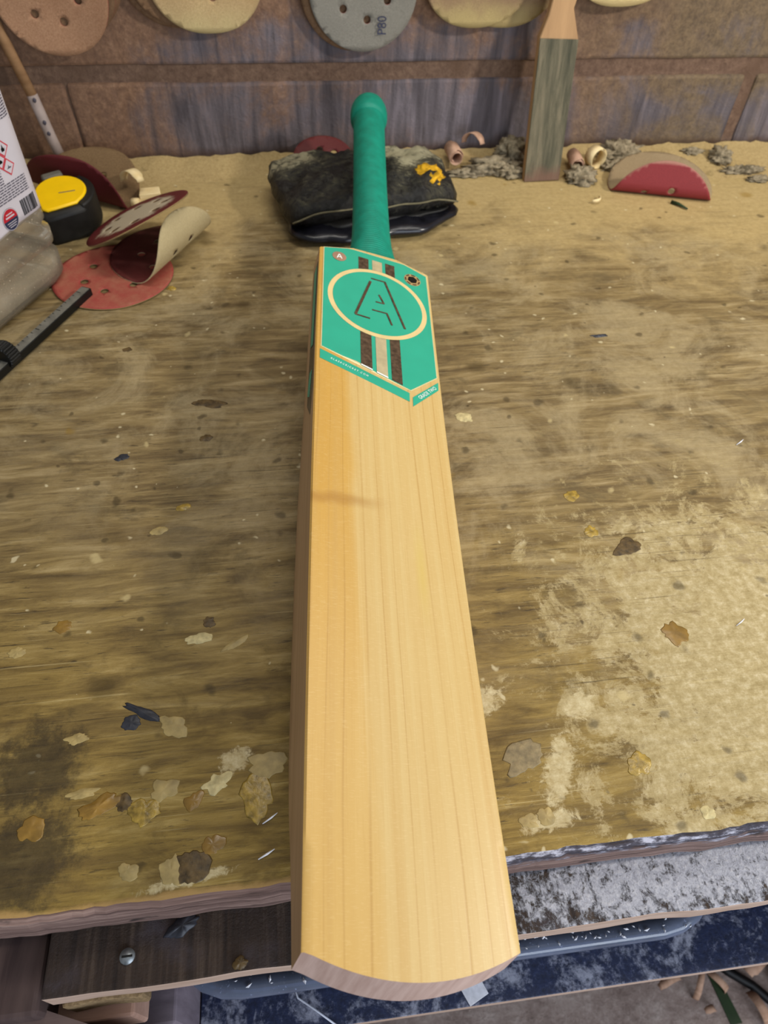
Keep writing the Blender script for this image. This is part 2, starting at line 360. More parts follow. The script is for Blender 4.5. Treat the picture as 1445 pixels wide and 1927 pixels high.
def mat_bat():
    n = N('willow'); p = n.pos(); V, U, Wd = n.xyz(p)
    wob = n.noise(n.pos(scale=(6, 2.2, 6)), 1.0, 2, 0.4)
    fan = n.math('MULTIPLY', V, n.math('ADD', 0.94, n.math('MULTIPLY', U, 0.1)))
    s = n.math('ADD', fan, n.math('MULTIPLY', n.math('SUBTRACT', wob, 0.5), 0.022)); s = n.math('ADD', s, n.math('MULTIPLY', n.math('SINE', n.math('MULTIPLY', V, 150)), 0.0016))
    fr = n.math('FRACT', n.math('ADD', n.math('MULTIPLY', s, 92), 0.35))
    line = n.math('MULTIPLY', n.step(n.math('ABSOLUTE', n.math('SUBTRACT', fr, 0.5)), 0.075, 0.0), n.step(n.noise(n.pos(scale=(60, 5, 5), loc=(7, 0, 0)), 1.0, 3), 0.3, 0.62))
    soft = n.step(fr, 0.05, 0.5)
    fine = n.noise(n.pos(scale=(800, 26, 60)), 1.0, 4, 0.6); ray_ = n.noise(n.pos(scale=(260, 1500, 60)), 1.0, 3, 0.6); cloud = n.noise(n.pos(scale=(24, 4, 8)), 1.0, 4, 0.6, 0.5)
    c = n.mix(n.math('MULTIPLY', cloud, 1.0), 'c6a566', 'd2ba80')
    # honey-coloured heartwood along the left third
    hb = n.math('ADD', V, n.math('MULTIPLY', n.math('SUBTRACT', n.noise(n.pos(scale=(2, 7, 2)), 1.0, 4, 0.6), 0.5), 0.016))
    hb = n.math('ADD', hb, n.math('MULTIPLY', n.math('SUBTRACT', U, 0.25), 0.03))
    heart = n.math('MULTIPLY', n.step(hb, -0.018, -0.028), n.math('ADD', 0.45, n.math('MULTIPLY', n.step(U, 0.05, 0.30), 0.55)))
    heart = n.math('ADD', n.math('MULTIPLY', heart, 0.68), n.math('MULTIPLY', n.step(hb, 0.0, -0.05), 0.3))
    c = n.mix(heart, c, n.mix(cloud, 'c0903a', 'd0a44e'))
    band = n.noise(n.pos(scale=(75, 1.1, 6), loc=(2, 0, 0)), 1.0, 4, 0.6, 0.2)
    c = n.mix(n.math('MULTIPLY', n.step(band, 0.5, 0.68), 0.45), c, 'c09a58'); c = n.mix(n.math('MULTIPLY', n.step(band, 0.42, 0.3), 0.4), c, 'decb94')
    c = n.mix(n.math('MULTIPLY', line, 0.42), c, 'a07430')
    c = n.mix(n.math('MULTIPLY', soft, 0.16), c, 'be9448')
    c = n.mix(n.math('MULTIPLY', n.step(fine, 0.5, 0.72), 0.16), c, 'b58a42')
    c = n.mix(n.math('MULTIPLY', n.step(ray_, 0.52, 0.72), 0.12), c, 'f6e2b0')
    # a brown fleck across the grain
    b = n.math('ADD', n.math('SUBTRACT', U, 0.268), n.math('ADD', n.math('MULTIPLY', V, -0.05), n.math('MULTIPLY', n.math('SUBTRACT', n.noise(p, 60, 3), 0.5), 0.008)))
    f2 = n.math('MULTIPLY', n.step(n.math('ABSOLUTE', b), 0.008, 0.0), n.math('MULTIPLY', n.step(V, 0.01, -0.03), 0.5))
    c = n.mix(f2, c, '9c6a26')
    g = n.math('MULTIPLY', n.step(n.math('ABSOLUTE', n.math('SUBTRACT', V, 0.022)), 0.006, 0.0), n.step(n.math('ABSOLUTE', n.math('SUBTRACT', U, 0.215)), 0.05, 0.0))
    c = n.mix(n.math('MULTIPLY', g, 0.4), c, 'c8ac48')
    n.bump(n.math('ADD', n.math('MULTIPLY', fine, 0.4), n.math('MULTIPLY', line, -0.4)), 0.08, 0.0005)
    return n.done(c, 0.38, 0, 0.4)
def mat_toe():
    n = N('willow end grain'); p = n.pos(); f = n.noise(n.pos(scale=(240, 60, 18)), 1.0, 4, 0.6)
    return n.done(n.ramp(f, [(0.3, 'a88a7c'), (0.7, 'c4a89a')]), 0.6, 0, 0.25)
def mat_shaded_edge():  # same willow as the face, browned to paint in the shade on its sides
    n = N('shade-darkened willow edge'); f = n.noise(n.pos(scale=(20, 5, 300)), 1.0, 5, 0.6, 0.3)
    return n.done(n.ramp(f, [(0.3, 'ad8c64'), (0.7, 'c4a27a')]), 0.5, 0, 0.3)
def mat_grip():
    n = N('rubber grip'); p = n.pos(); V, U, W = n.xyz(p)
    q = n.noise(p, 90, 4); c = n.ramp(q, [(0.3, '027660'), (0.7, '068a72')])
    return n.done(c, 0.5, 0, 0.35)
def mat_pouch():
    n = N('dusty black leather'); p = n.pos(); k = n.noise(p, 15, 8, 0.72, 0.8); f = n.noise(p, 160, 7, 0.75, 1.0); u = n.up()
    st = n.noise(n.pos(scale=(90, 300, 60), rot=(0, 0, 0.7)), 1.0, 4, 0.7, 1.0)
    c = n.ramp(f, [(0.3, '0b0a0a'), (0.7, '201e1b')])
    X, Y, Z = n.xyz(n.pos(False))
    def near(cx, cy, r):
        a = n.math('SUBTRACT', X, cx); b = n.math('SUBTRACT', Y, cy); return n.step(n.math('SQRT', n.math('ADD', n.math('MULTIPLY', a, a), n.math('MULTIPLY', b, b))), r, r * 0.3)
    pt = n.math('ADD', near(0.005, 0.915, 0.06), near(0.155, 0.915, 0.06))
    m = n.math('ADD', n.math('MULTIPLY', n.math('SUBTRACT', k, 0.5), 2.6), n.math('ADD', n.math('MULTIPLY', n.math('SUBTRACT', st, 0.5), 1.6), n.math('ADD', n.math('MULTIPLY', u, 0.22), n.math('MULTIPLY', pt, 0.75))))
    c = n.mix(n.math('MULTIPLY', n.step(m, 0.1, 0.6), 0.6), c, '4f4b38'); c = n.mix(n.math('MULTIPLY', n.step(m, 0.5, 1.0), 0.85), c, 'aaa384')
    n.bump(n.math('ADD', f, k), 0.7, 0.003)
    return n.done(c, n.math('ADD', 0.3, n.math('MULTIPLY', n.step(m, 0.0, 0.5), 0.5)), 0, 0.4)
def mat_clear(name, tint, dust, damt=0.25, refl=0.22):
    """thin clear plastic: see-through, reflecting by angle, with dust on it"""
    n = N(name); p = n.pos(); t = n.t
    tr = n.node('ShaderNodeBsdfTransparent'); tr.inputs[0].default_value = srgb(tint)
    gl = n.node('ShaderNodeBsdfGlossy'); gl.inputs['Roughness'].default_value = 0.12
    df = n.node('ShaderNodeBsdfDiffuse'); df.inputs[0].default_value = srgb(dust)
    fr = n.node('ShaderNodeLayerWeight'); fr.inputs[0].default_value = refl
    m1 = n.node('ShaderNodeMixShader'); t.links.new(fr.outputs['Fresnel'], m1.inputs[0]); t.links.new(tr.outputs[0], m1.inputs[1]); t.links.new(gl.outputs[0], m1.inputs[2])
    sp = n.step(n.noise(p, 420, 3, 0.6), 0.66, 0.72); film = n.math('MULTIPLY', n.noise(p, 16, 5, 0.6), damt * 2)
    f = n.math('ADD', n.math('MULTIPLY', sp, 0.6), film, clamp=True)
    m2 = n.node('ShaderNodeMixShader'); t.links.new(f, m2.inputs[0]); t.links.new(m1.outputs[0], m2.inputs[1]); t.links.new(df.outputs[0], m2.inputs[2])
    t.links.new(m2.outputs[0], n.out.inputs[0]); return n.m
def mat_shelf():
    n = N('navy shelf board'); p = n.pos(); k = n.noise(p, 20, 9, 0.72, 0.6); f = n.noise(p, 190, 7, 0.75)
    c = n.ramp(f, [(0.3, '0d1428'), (0.7, '27345a')]); m = n.math('ADD', k, n.math('MULTIPLY', n.math('SUBTRACT', f, 0.5), 0.45))
    c = n.mix(n.math('MULTIPLY', n.step(m, 0.47, 0.66), 0.7), c, 'b9bccb'); n.bump(f, 0.4, 0.002)
    return n.done(c, 0.4, 0, 0.5)
def mat_paddle():
    n = N('worn grey abrasive'); p = n.pos(); g = n.noise(n.pos(scale=(90, 9, 9)), 1.0, 6, 0.7, 0.3); f = n.noise(p, 500, 4, 0.8); Y = n.xyz(p)[1]
    c = n.ramp(g, [(0.3, '383a30'), (0.48, '5f5b4a'), (0.65, '7d745f')]); e = n.math('ADD', Y, n.math('MULTIPLY', n.noise(p, 30, 4), 0.06))
    c = n.mix(n.math('MULTIPLY', n.step(e, 0.055, 0.03), 0.8), c, '76594b'); c = n.mix(n.math('MULTIPLY', n.step(e, 0.205, 0.235), 0.7), c, '8d7458'); n.bump(f, 0.5, 0.001)
    return n.done(c, 0.85, 0, 0.2)
def mat_floor():
    n = N('dusty concrete'); p = n.pos(); k = n.noise(p, 13, 8, 0.7); f = n.noise(p, 90, 8, 0.75)
    c = n.ramp(n.math('ADD', n.math('MULTIPLY', k, 0.5), n.math('MULTIPLY', f, 0.5)), [(0.32, '75625a'), (0.5, 'a8958c'), (0.68, 'cfbfb6')]); n.bump(f, 0.8, 0.008)
    return n.done(c, 0.9, 0, 0.15)
def mat_raw_wood(name, a, b, rot=(0, 0, 0), sc=(8, 90, 90)):
    n = N(name); g = n.noise(n.pos(scale=sc, rot=rot), 1.0, 5, 0.6, 0.3); n.bump(g, 0.3, 0.001)
    return n.done(n.ramp(g, [(0.3, a), (0.7, b)]), 0.75, 0, 0.2)

M = dict(bench=mat_bench(), ply=mat_ply_edge(), rail=mat_rail(), block=mat_wall_block(), mortar=mat_mortar(),
    saw=mat_dust('sawdust', 'a88f60', 'c6ae7c', '85734e'), fluff=mat_dust('grey fluff', '615742', 'b5a68a', '3d3628', 160), brown_dust=mat_dust('brown dust', '6a5040', '927258'),
    bat=mat_bat(), toe=mat_toe(), edge=mat_shaded_edge(), grip=mat_grip(), pouch=mat_pouch(), shelf=mat_shelf(), paddle=mat_paddle(), floor=mat_floor(),
    teal=plain('turquoise vinyl', '2da587', 0.3, 0, 0.5, 0.03), cream=plain('cream vinyl', 'dcc389', 0.35, 0, 0.5, 0.05), pale=plain('pale gold foil', 'e8dca8', 0.3, 0.3, 0.5, 0.05),
    brown=plain('brown foil', '62503f', 0.3, 0.35, 0.5, 0.35, 260), silver=plain('silver gold foil', 'd2c59c', 0.28, 0.35, 0.5, 0.1, 120), rose=plain('rose foil', 'c79f86', 0.3, 0.5),
    black=plain('black print', '0d0f0e', 0.4), gold=plain('gold print', 'c9a873', 0.35, 0.3), white=plain('white print', 'eef5ee', 0.5, 0, 0.3, 0.03),
    edge_dark=plain('dark edge sticker', '5c5344', 0.35, 0.2, 0.5, 0.3, 200),
    red=mat_grit('red grit', '8e3530', 'a84a42', 'b08d6a', 0.8, 1.3, 0.55), dred=mat_grit('dark red grit', '4f1416', '6c2022', 'c2b79c', 0.5, 1.0, 0.9, 1), dred2=mat_grit('clean dark red grit', '4a1216', '641c20', '8a5a4a', 0.6, 1.4, 0.3), lred=mat_grit('bright red grit', '782428', '8f3235', 'b08e78', 0.25, 0.9, 0.6),
    cvel=mat_velcro('cream backing', 'c8b488', 'dac99c'), rvel=mat_velcro('pale brown backing', 'a58f6e', 'bca684', 'c9b47c', (0.03, 0.0)), bvel=mat_velcro('brown backing', '7d6448', 'a08460', 'b09865', (0.0, -0.06)), 
    vel_pink=mat_velcro('pink brown dusty backing', 'a87b5c', 'd0a684'), vel_cream=mat_velcro('cream dusty backing', 'c4a070', 'dfc292', 'e8d59a', (-0.015, -0.065)), vel_grey=mat_velcro('grey backing', '8e8a80', 'a39e92'), vel_dark=mat_velcro('dark brown backing', '7d6048', '9c7b5c'), vel_mauve=mat_velcro('mauve backing', '8f6f5a', 'a98a70', 'cdb87e', (-0.015, -0.05)),  # vel_dark is a darker brown backing for the discs behind
    navy=plain('navy ink', '2b2f4a', 0.6), shav=mat_raw_wood('fresh shaving', 'd9c08a', 'ecd9ab', sc=(60, 60, 200)), shav_p=mat_raw_wood('pinkish shaving', 'a07c64', 'c4a088', sc=(60, 60, 200)),
    paddle_wood=mat_raw_wood('dusty paddle wood', 'a07e5a', 'bb966c', sc=(60, 8, 60)), dowel=mat_raw_wood('dusty dowel', '8c6a4a', 'a98560', sc=(20, 20, 90)), tape=plain('white tape', '9c8d86', 0.6, 0, 0.3, 0.15, 40),
    yellow=plain('yellow plastic', 'f2c400', 0.4, 0, 0.4, 0.03), rubber=plain('black rubber', '1b1a18', 0.55, 0, 0.3, 0.4, 40), rubber_g=plain('grey rubber', '5d5a50', 0.6, 0, 0.3, 0.2, 40),
    steel=plain('dull steel', '716f66', 0.5, 0.1, 0.4, 0.2, 90), dark=plain('dark steel', '141412', 0.45, 0.3, 0.4, 0.2, 90), foam=plain('yellow foam', 'd0a028', 0.9, 0, 0.1, 0.35, 120, 0.8),
    paper=plain('white label paper', 'c4bdc1', 0.6, 0, 0.3, 0.04, 30), ink=plain('grey print', '55505a', 0.7), redink=plain('red print', 'c0404a', 0.6), badge_r=plain('badge red', 'b0222e', 0.5), badge_n=plain('badge navy', '2c3048', 0.5),
    clear=mat_clear('clear plastic', 'f4f0e8', 'd8cab0', 0.18, 0.25), tub=mat_clear('bluish clear plastic', '8b93a6', '8691ab', 0.42, 0.5), cap=plain('white cap', 'd8d4cc', 0.5),
    pinewood=mat_raw_wood('pale sawn edge', 'a68b78', 'c4aa98', sc=(12, 60, 60)), lilac=mat_raw_wood('lilac grey board', '655a62', '8f838c', sc=(20, 60, 8)), pinkboard=mat_raw_wood('pinkish board', 'a27f6e', 'c09c8a', sc=(9, 60, 60)), post=mat_raw_wood('dark post', '3f3231', '66544f', sc=(60, 9, 9)), chip=mat_dust('chipboard', '6f5a42', 'b59a72', '4d3c2c', 300),
    screw=plain('zinc screw', '8d9396', 0.4, 0.6, 0.5, 0.3, 200), greyblob=plain('grey dried glue', '2e3038', 0.45, 0, 0.4, 0.3, 120), glue=plain('pale dried glue', 'a8935e', 0.5, 0, 0.4, 0.2, 120), amber=plain('amber varnish blob', '86672a', 0.3, 0, 0.5, 0.25, 90), whiteblob=plain('white filler blob', 'c8b988', 0.7, 0, 0.2, 0.2, 200, 0.5), darkblob=plain('dark resin blob', '5a4727', 0.5, 0, 0.4, 0.4, 200, 0.5), yellowblob=plain('yellow glue blob', 'a3873a', 0.3, 0, 0.5, 0.35, 220, 0.7),
    gloss=plain('shiny black leather', '15151c', 0.28, 0, 0.5, 0.5, 60, 0.5), greypink=mat_raw_wood('weathered pinkish plank', '6e5b56', '9c8780', sc=(9, 60, 60)), seam=plain('dusty seam', '6f6850', 0.8, 0, 0.2, 0.2), smear=plain('old glue smear', '857552', 0.5, 0, 0.4, 0.25, 200, 0.5), cable=plain('black cable', '0b0b0c', 0.5), leaf=plain('green scrap', '25361c', 0.6), orange=plain('orange weave', 'b06a14', 0.7, 0, 0.2, 0.4, 300), flake=plain('white flakes', 'e4e4ea', 0.8, 0, 0.2, 0.1, 200), string=plain('white string', 'd4d8e4', 0.6))

# ------------------------------------------------------------------ room: wall and floor
WY = 1.0185
def rough_grid(name, x0, x1, z0, z1, y, step, amp, m, parent, fr=60):
    nx, nz = int((x1 - x0) / step) + 1, int((z1 - z0) / step) + 1; v, f = [], []
    for i in range(nx + 1):
        for j in range(nz + 1):
            x = x0 + (x1 - x0) * i / nx; z = z0 + (z1 - z0) * j / nz
            v.append((x, y + amp * noise.fractal((x * fr, z * fr, 3), 0.8, 2, 3), z))
    for i in range(nx):
        for j in range(nz): a = i * (nz + 1) + j; f.append((a, a + nz + 1, a + nz + 2, a + 1))
    return mesh(name, v, f, m, parent)
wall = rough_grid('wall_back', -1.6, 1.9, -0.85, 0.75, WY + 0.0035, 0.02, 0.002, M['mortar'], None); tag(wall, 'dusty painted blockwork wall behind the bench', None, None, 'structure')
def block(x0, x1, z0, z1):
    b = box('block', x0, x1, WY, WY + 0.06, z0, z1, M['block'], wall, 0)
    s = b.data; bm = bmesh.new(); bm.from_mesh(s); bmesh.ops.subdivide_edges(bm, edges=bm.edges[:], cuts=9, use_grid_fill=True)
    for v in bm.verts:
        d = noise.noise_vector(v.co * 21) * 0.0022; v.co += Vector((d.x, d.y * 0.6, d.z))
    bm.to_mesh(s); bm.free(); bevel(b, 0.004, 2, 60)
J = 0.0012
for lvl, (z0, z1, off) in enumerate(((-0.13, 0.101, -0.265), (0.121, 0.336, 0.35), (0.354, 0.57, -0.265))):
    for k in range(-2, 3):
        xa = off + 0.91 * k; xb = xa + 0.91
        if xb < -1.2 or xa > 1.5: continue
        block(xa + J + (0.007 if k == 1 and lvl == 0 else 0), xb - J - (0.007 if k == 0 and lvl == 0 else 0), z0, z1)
fl = mesh('floor', [(-2.5, -2.5, -0.85), (2.5, -2.5, -0.85), (2.5, 1.1, -0.85), (-2.5, 1.1, -0.85)], [(0, 1, 2, 3)], M['floor'], None, False)
tag(fl, 'dusty concrete workshop floor', None, None, 'structure')

# ------------------------------------------------------------------ workbench
YF = 0.0995
bench = empty('workbench', (0, 0.5, 0)); tag(bench, 'worn plywood workbench with dusty scratched top, rail and lower shelf', 'workbench')
bench.matrix_world = Matrix.Identity(4)
def bench_top():
    xs = [-1.3 + 0.006 * i for i in range(int(2.7 / 0.006) + 1)]; v, f, fm = [], [], []
    rows = [(WY - 0.002, 0), (0.8, 0), (0.5, 0), (0.3, 0), (0.15, 0), (YF + 0.012, 0), (YF + 0.004, -0.0006), (YF + 0.0008, -0.003), (YF, -0.009), (YF - 0.0005, -0.018), (YF, -0.027), (YF + 0.002, -0.030), (WY - 0.002, -0.030)]
    for x in xs:
        e = noise.fractal((x * 24, 1.7, 0), 0.8, 2, 4) * 0.0010; e2 = abs(noise.noise((x * 70, 5, 0))) * 0.0018
        for k, (y, z) in enumerate(rows):
            dy = e if 5 <= k <= 11 else 0
            if k in (6, 7): dy += e2
            if 8 <= k <= 10: dy += 0.001 * noise.noise((x * 60, z * 300, 0))
            v.append((x, y + dy, z))
    R = len(rows)
    for i in range(len(xs) - 1):
        for k in range(R - 1):
            a = i * R + k; f.append((a, a + 1, a + R + 1, a + R)); fm.append(0 if k < 6 else 1)
    o = mesh('benchtop', v, f, [M['bench'], M['ply']], bench, False, fm); return o
top = bench_top()
rail = box('front_rail', -0.168, 0.62, 0.0675, 0.34, -0.050, -0.0305, [M['rail'], M['pinewood']], bench, 0.0012, 60, 0.0016)
for p_ in rail.data.polygons:
    if p_.normal.y < -0.6: p_.material_index = 1
box('support_block', -0.163, -0.118, 0.0655, 0.16, -0.075, -0.0502, M['chip'], bench, 0.002, 8, 0.003)
box('post', -0.34, -0.1725, 0.062, 0.24, -0.32, -0.040, M['post'], bench, 0.003)
box('side_board', -0.205, -0.128, 0.060, 0.42, -0.115, -0.0755, M['pinkboard'], bench, 0.002)
def plank():
    o2 = [(-.42, .104), (-.205, .083), (-.172, .066), (-.125, .048), (-.12, .015), (-.42, .015)]; o2 = o2[::-1]; k = len(o2)
    mesh('side_plank', [(x, y, -.5) for x, y in o2] + [(x, y, -.056) for x, y in o2], [tuple(reversed(range(k))), tuple(range(k, 2 * k))] + [(i, (i + 1) % k, k + (i + 1) % k, k + i) for i in range(k)], M['greypink'], bench, False)
plank()
box('panel', -0.30, -0.128, 0.066, 0.6, -0.85, -0.20, M['lilac'], bench, 0.002)
sh = box('lower_shelf', -0.127, 0.95, 0.0575, 0.75, -0.315, -0.300, [M['shelf'], M['pinewood']], bench, 0.001)
for p_ in sh.data.polygons:
    if p_.normal.y < -0.6: p_.material_index = 1
box('leg', 0.62, 0.70, 0.10, 0.18, -0.85, -0.0305, M['post'], bench, 0.003)
# screw in the rail and dark blobs on it
sp = on_z(240, 1800, -0.0305); scr = tube('screw', [sp - Vector((0, 0, 0.002)), sp + Vector((0, 0, 0.0012))], 0.0042, M['screw'], bench, 20)
mesh('screw_slot', [(sp.x - .003, sp.y - .0006, sp.z + .0014), (sp.x + .003, sp.y - .0006, sp.z + .0014), (sp.x + .003, sp.y + .0006, sp.z + .0014), (sp.x - .003, sp.y + .0006, sp.z + .0014)], [(0, 1, 2, 3)], M['dark'], bench, False)
# dried blobs on benchtop (parts): px, py, half width, half depth, height, material
BL = [(345, 1742, .0105, .0045, .0035, 'greyblob', -0.0305, 0.5), (453, 1812, .004, .003, .002, 'darkblob', -0.0305, 0), (185, 1520, .0135, .0055, .0016, 'amber', 0, .45), (272, 1525, .0095, .008, .0012, 'yellowblob', 0, .1), (308, 1488, .0085, .007, .001, 'glue', 0, .3),
      (240, 1638, .0058, .0052, .0009, 'glue', 0, 0), (362, 1632, .0105, .0095, .0009, 'darkblob', 0, 0), (322, 1640, .006, .009, .0007, 'glue', 0, .3), (58, 1560, .0075, .0068, .0009, 'amber', 0, 0), (248, 1360, .0062, .0055, .0009, 'greyblob', 0, .3),
      (268, 1340, .015, .003, .0012, 'greyblob', 0, -.5), (325, 1365, .010, .007, .0008, 'glue', 0, -.6), (487, 1500, .009, .014, .0009, 'yellowblob', 0, .1), (375, 1202, .010, .0048, .0012, 'whiteblob', 0, .1), (440, 1212, .010, .003, .0008, 'glue', 0, .5), (393, 1170, .0045, .0045, .0005, 'darkblob', 0, 0),
      (873, 785, .0085, .006, .0012, 'whiteblob', 0, -.6), (985, 1425, .014, .009, .0005, 'smear', 0, .5), (995, 1545, .0055, .0048, .001, 'glue', 0, 0), (1028, 1537, .005, .0048, .001, 'glue', 0, 0), (1203, 1438, .0085, .007, .001, 'yellowblob', 0, .4), 
      (1332, 1530, .0042, .0042, .0012, 'whiteblob', 0, 0), (145, 1390, .007, .0035, .0008, 'glue', 0, .2), (155, 1493, .0085, .003, .0008, 'glue', 0, .1), (410, 1475, .009, .006, .001, 'whiteblob', 0, .4), (232, 1512, .006, .005, .0009, 'darkblob', 0, 0), (33, 1228, .006, .0045, .001, 'glue', 0, .3), (400, 1590, .007, .006, .0008, 'amber', 0, .2), (365, 1508, .006, .005, .0009, 'amber', 0, .4), (500, 1440, .012, .008, .0007, 'glue', 0, .2),
      (388, 825, .0055, .0045, .001, 'darkblob', 0, 0), (345, 955, .0055, .004, .0012, 'yellowblob', 0, .2), (300, 998, .0065, .004, .0008, 'glue', 0, .2), (228, 862, .006, .004, .0008, 'greyblob', 0, .4), (395, 760, .015, .006, .0006, 'darkblob', 0, -.2), (1076, 933, .006, .006, .0006, 'yellowblob', 0, .8), (1113, 1000, .006, .005, .0006, 'yellowblob', 0, .5), (1128, 632, .010, .0025, .0016, 'greyblob', 0, 0), (323, 543, .005, .0045, .002, 'yellowblob', 0, 0), (240, 658, .005, .004, .0004, 'darkblob', 0, 0), (118, 1180, .006, .005, .0006, 'amber', 0, .1), (1180, 1030, .012, .008, .0004, 'darkblob', 0, .4), (1270, 1190, .010, .009, .0004, 'amber', 0, .3)]
NAMES = dict(smear='glue_smear', greyblob='dried_paint', darkblob='resin_spot', amber='varnish_drip', yellowblob='glue_drip', glue='glue_spot', whiteblob='filler_smear')
for i, (px, py, hw, hd, hh, mm, z, rt) in enumerate(BL):
    p = on_z(px, py, z); bm = bmesh.new(); bmesh.ops.create_uvsphere(bm, u_segments=28, v_segments=8, radius=1)
    for v in bm.verts:
        a = math.atan2(v.co.y, v.co.x); k = 1 + 0.42 * noise.fractal((cos(a) * 1.3, sin(a) * 1.3, i * 2.3), 0.7, 2, 4)
        x, y = v.co.x * hw * k, v.co.y * hd * k; q = v.co.x ** 2 + v.co.y ** 2; zz = (hh * 0.75 * (1 - q) * (1 + 0.9 * noise.fractal((v.co.x * 3, v.co.y * 3, i), 0.8, 2, 3)) + 0.00005) if v.co.z >= -0.05 else -0.0004
        v.co = Vector((p.x + x * cos(rt) - y * sin(rt), p.y + x * sin(rt) + y * cos(rt), z + zz))
    from_bm(NAMES[mm], bm, M[mm], bench)
# thin chips and splinters lying on the top
def splinter(px, py, px2, py2, r, m, z=0.0):
    a, b = on_z(px, py, z), on_z(px2, py2, z); tube('splinter', [a + Vector((0, 0, r)), (a + b) / 2 + Vector((0.0006, 0, r * 1.6)), b + Vector((0, 0, r))], [r * 0.5, r, r * 0.4], M[m], bench, 6)
splinter(494, 1551, 522, 1530, .0006, 'flake'); splinter(486, 1618, 517, 1598, .0007, 'flake'); splinter(1385, 1178, 1400, 1165, .0005, 'flake'); splinter(1385, 838, 1398, 828, .0006, 'flake')

# drift of sawdust banked against the wall
def drift():
    v, f = [], []; xs = [-0.75 + 0.008 * i for i in range(226)]; ys = [0.0, .15, .3, .42, .52, .6, .68, .75, .82, .88, .94, 1.0]
    for x in xs:
        e = 0.058 + 0.03 * noise.fractal((x * 9, 0, 0), 0.7, 2, 4) + (0.03 if x > 0.25 else 0) * min(1, (x - 0.25) * 8 if x > 0.25 else 0)
        hmax = 0.011 + 0.006 * noise.fractal((x * 13, 4, 0), 0.7, 2, 4)
        for t in ys:
            y = WY - 0.001 - e * (1 - t); z = -0.0006 + hmax * t ** 1.4 + 0.0022 * t * noise.fractal((x * 70, y * 70, 0), 0.7, 2, 4) + 0.0015 * t
            v.append((x, y, z))
    R = len(ys)
    for i in range(len(xs) - 1):
        for k in range(R - 1): a = i * R + k; f.append((a, a + R, a + R + 1, a + 1))
    o = mesh('sawdust_drift', v, f, M['saw']); tag(o, 'pale sawdust banked along the foot of the back wall', 'sawdust', None, 'stuff')
drift()

# ------------------------------------------------------------------ cricket bat
T = Vector((0.03212463741468942, 0.05313997451028912, 0.06354551314173745))
RB = Matrix(((0.9559099133982898, 0.07986024302055363, 0.2825926026129385), (-0.06508725057688924, 0.9959949758027351, -0.06129973889054491), (-0.28635622444640213, 0.04020385255675851, 0.9572793547133347)))
BL_, BOW = 0.5586, -0.006347
bat = empty('cricket_bat', mat=Matrix.Translation(T) @ RB.to_4x4())
tag(bat, 'pale willow cricket bat with turquoise sticker and green grip lying on the bench', 'cricket bat')
def bw(u): return BOW * 4 * u * (BL_ - u) / BL_ ** 2 if u > -0.02 else BOW * 4 * -0.02 * (BL_ + 0.02) / BL_ ** 2
def lerp(tab, x):
    if x <= tab[0][0]: return tab[0][1]
    for (a, b), (c, d) in zip(tab, tab[1:]):
        if x <= c:
            t = (x - a) / (c - a); t = t * t * (3 - 2 * t) if False else t
            return b + (d - b) * t
    return tab[-1][1]
EDGE = [(-.02, .017), (0, .020), (.02, .0235), (.045, .029), (.07, .037), (.1, .042), (.16, .0445), (.22, .0455), (.28, .0445), (.34, .0395), (.4, .0345), (.46, .0310), (.52, .0270), (.57, .022)]
SPINE = [(-.02, .021), (0, .0235), (.03, .033), (.07, .047), (.12, .057), (.18, .0635), (.24, .0655), (.3, .063), (.36, .057), (.42, .050), (.48, .043), (.53, .037), (.57, .032)]
HW = 0.0540
def toe_u(v): return -0.0122 * (1 - min(1, (v - 0.002) ** 2 / 0.0535 ** 2))
def sh_u(v): a = abs(v) / HW; return 0.5665 - 0.0105 * max(0, (a - 0.42) / 0.58) ** 0.9
def blade():
    NU, v, f, fm = 64, [], [], []
    prof = []   # (v fraction, 0 face / 1 edge / 2 back param)
    for k in range(25): prof.append(('f', 0.978 * (-1 + 2 * k / 24)))
    for k in range(5): prof.append(('r', (.03, .2, .5, .8, .97)[k]))
    for k in range(25): prof.append(('b', 0.978 * (1 - 2 * k / 24)))
    for k in range(5): prof.append(('l', (.97, .8, .5, .2, .03)[k]))
    for i in range(NU + 1):
        t = i / NU
        for ty, a in prof:
            vv = HW * a if ty in 'fb' else (HW if ty == 'r' else -HW)
            u = toe_u(vv) + (sh_u(vv) - toe_u(vv)) * t
            e, s = lerp(EDGE, u), lerp(SPINE, u); w0 = bw(u) + 0.0006 * (1 - (vv / HW) ** 2)
            if ty == 'f': w = w0
            elif ty in 'rl': w = w0 - e * a
            else: w = w0 - (e + (s - e) * (1 - abs(a) ** 1.7) ** 0.9)
            hw = vv * (1 - 0.012 * max(0, (u - 0.45) / 0.11))
            u -= 0.24 * (w0 - w) * (1 - t) ** 14      # the toe is cut at a slant
            v.append((hw, u, w))
    R = len(prof)
    for i in range(NU):
        for k in range(R):
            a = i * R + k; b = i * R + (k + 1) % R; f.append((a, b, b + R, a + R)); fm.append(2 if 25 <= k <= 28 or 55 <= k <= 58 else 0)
    for base, flip, mi in ((0, 0, 1), (NU * R, 1, 0)):     # end caps as strips from face to back
        caps = [(0, 1, 53, 54, 55, 56, 57, 58, 59), (23, 24, 25, 26, 27, 28, 29, 30, 31)] + [(k, k + 1, 53 - k, 54 - k) for k in range(1, 23)]
        for q in caps:
            q = tuple(base + t for t in q); f.append(tuple(reversed(q)) if flip else q); fm.append(mi)
    f = [tuple(reversed(q)) for q in f]
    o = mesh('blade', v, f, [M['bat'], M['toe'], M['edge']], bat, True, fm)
    return o
bl = blade()
try: bl.data.set_sharp_from_angle(angle=radians(35))
except Exception: pass
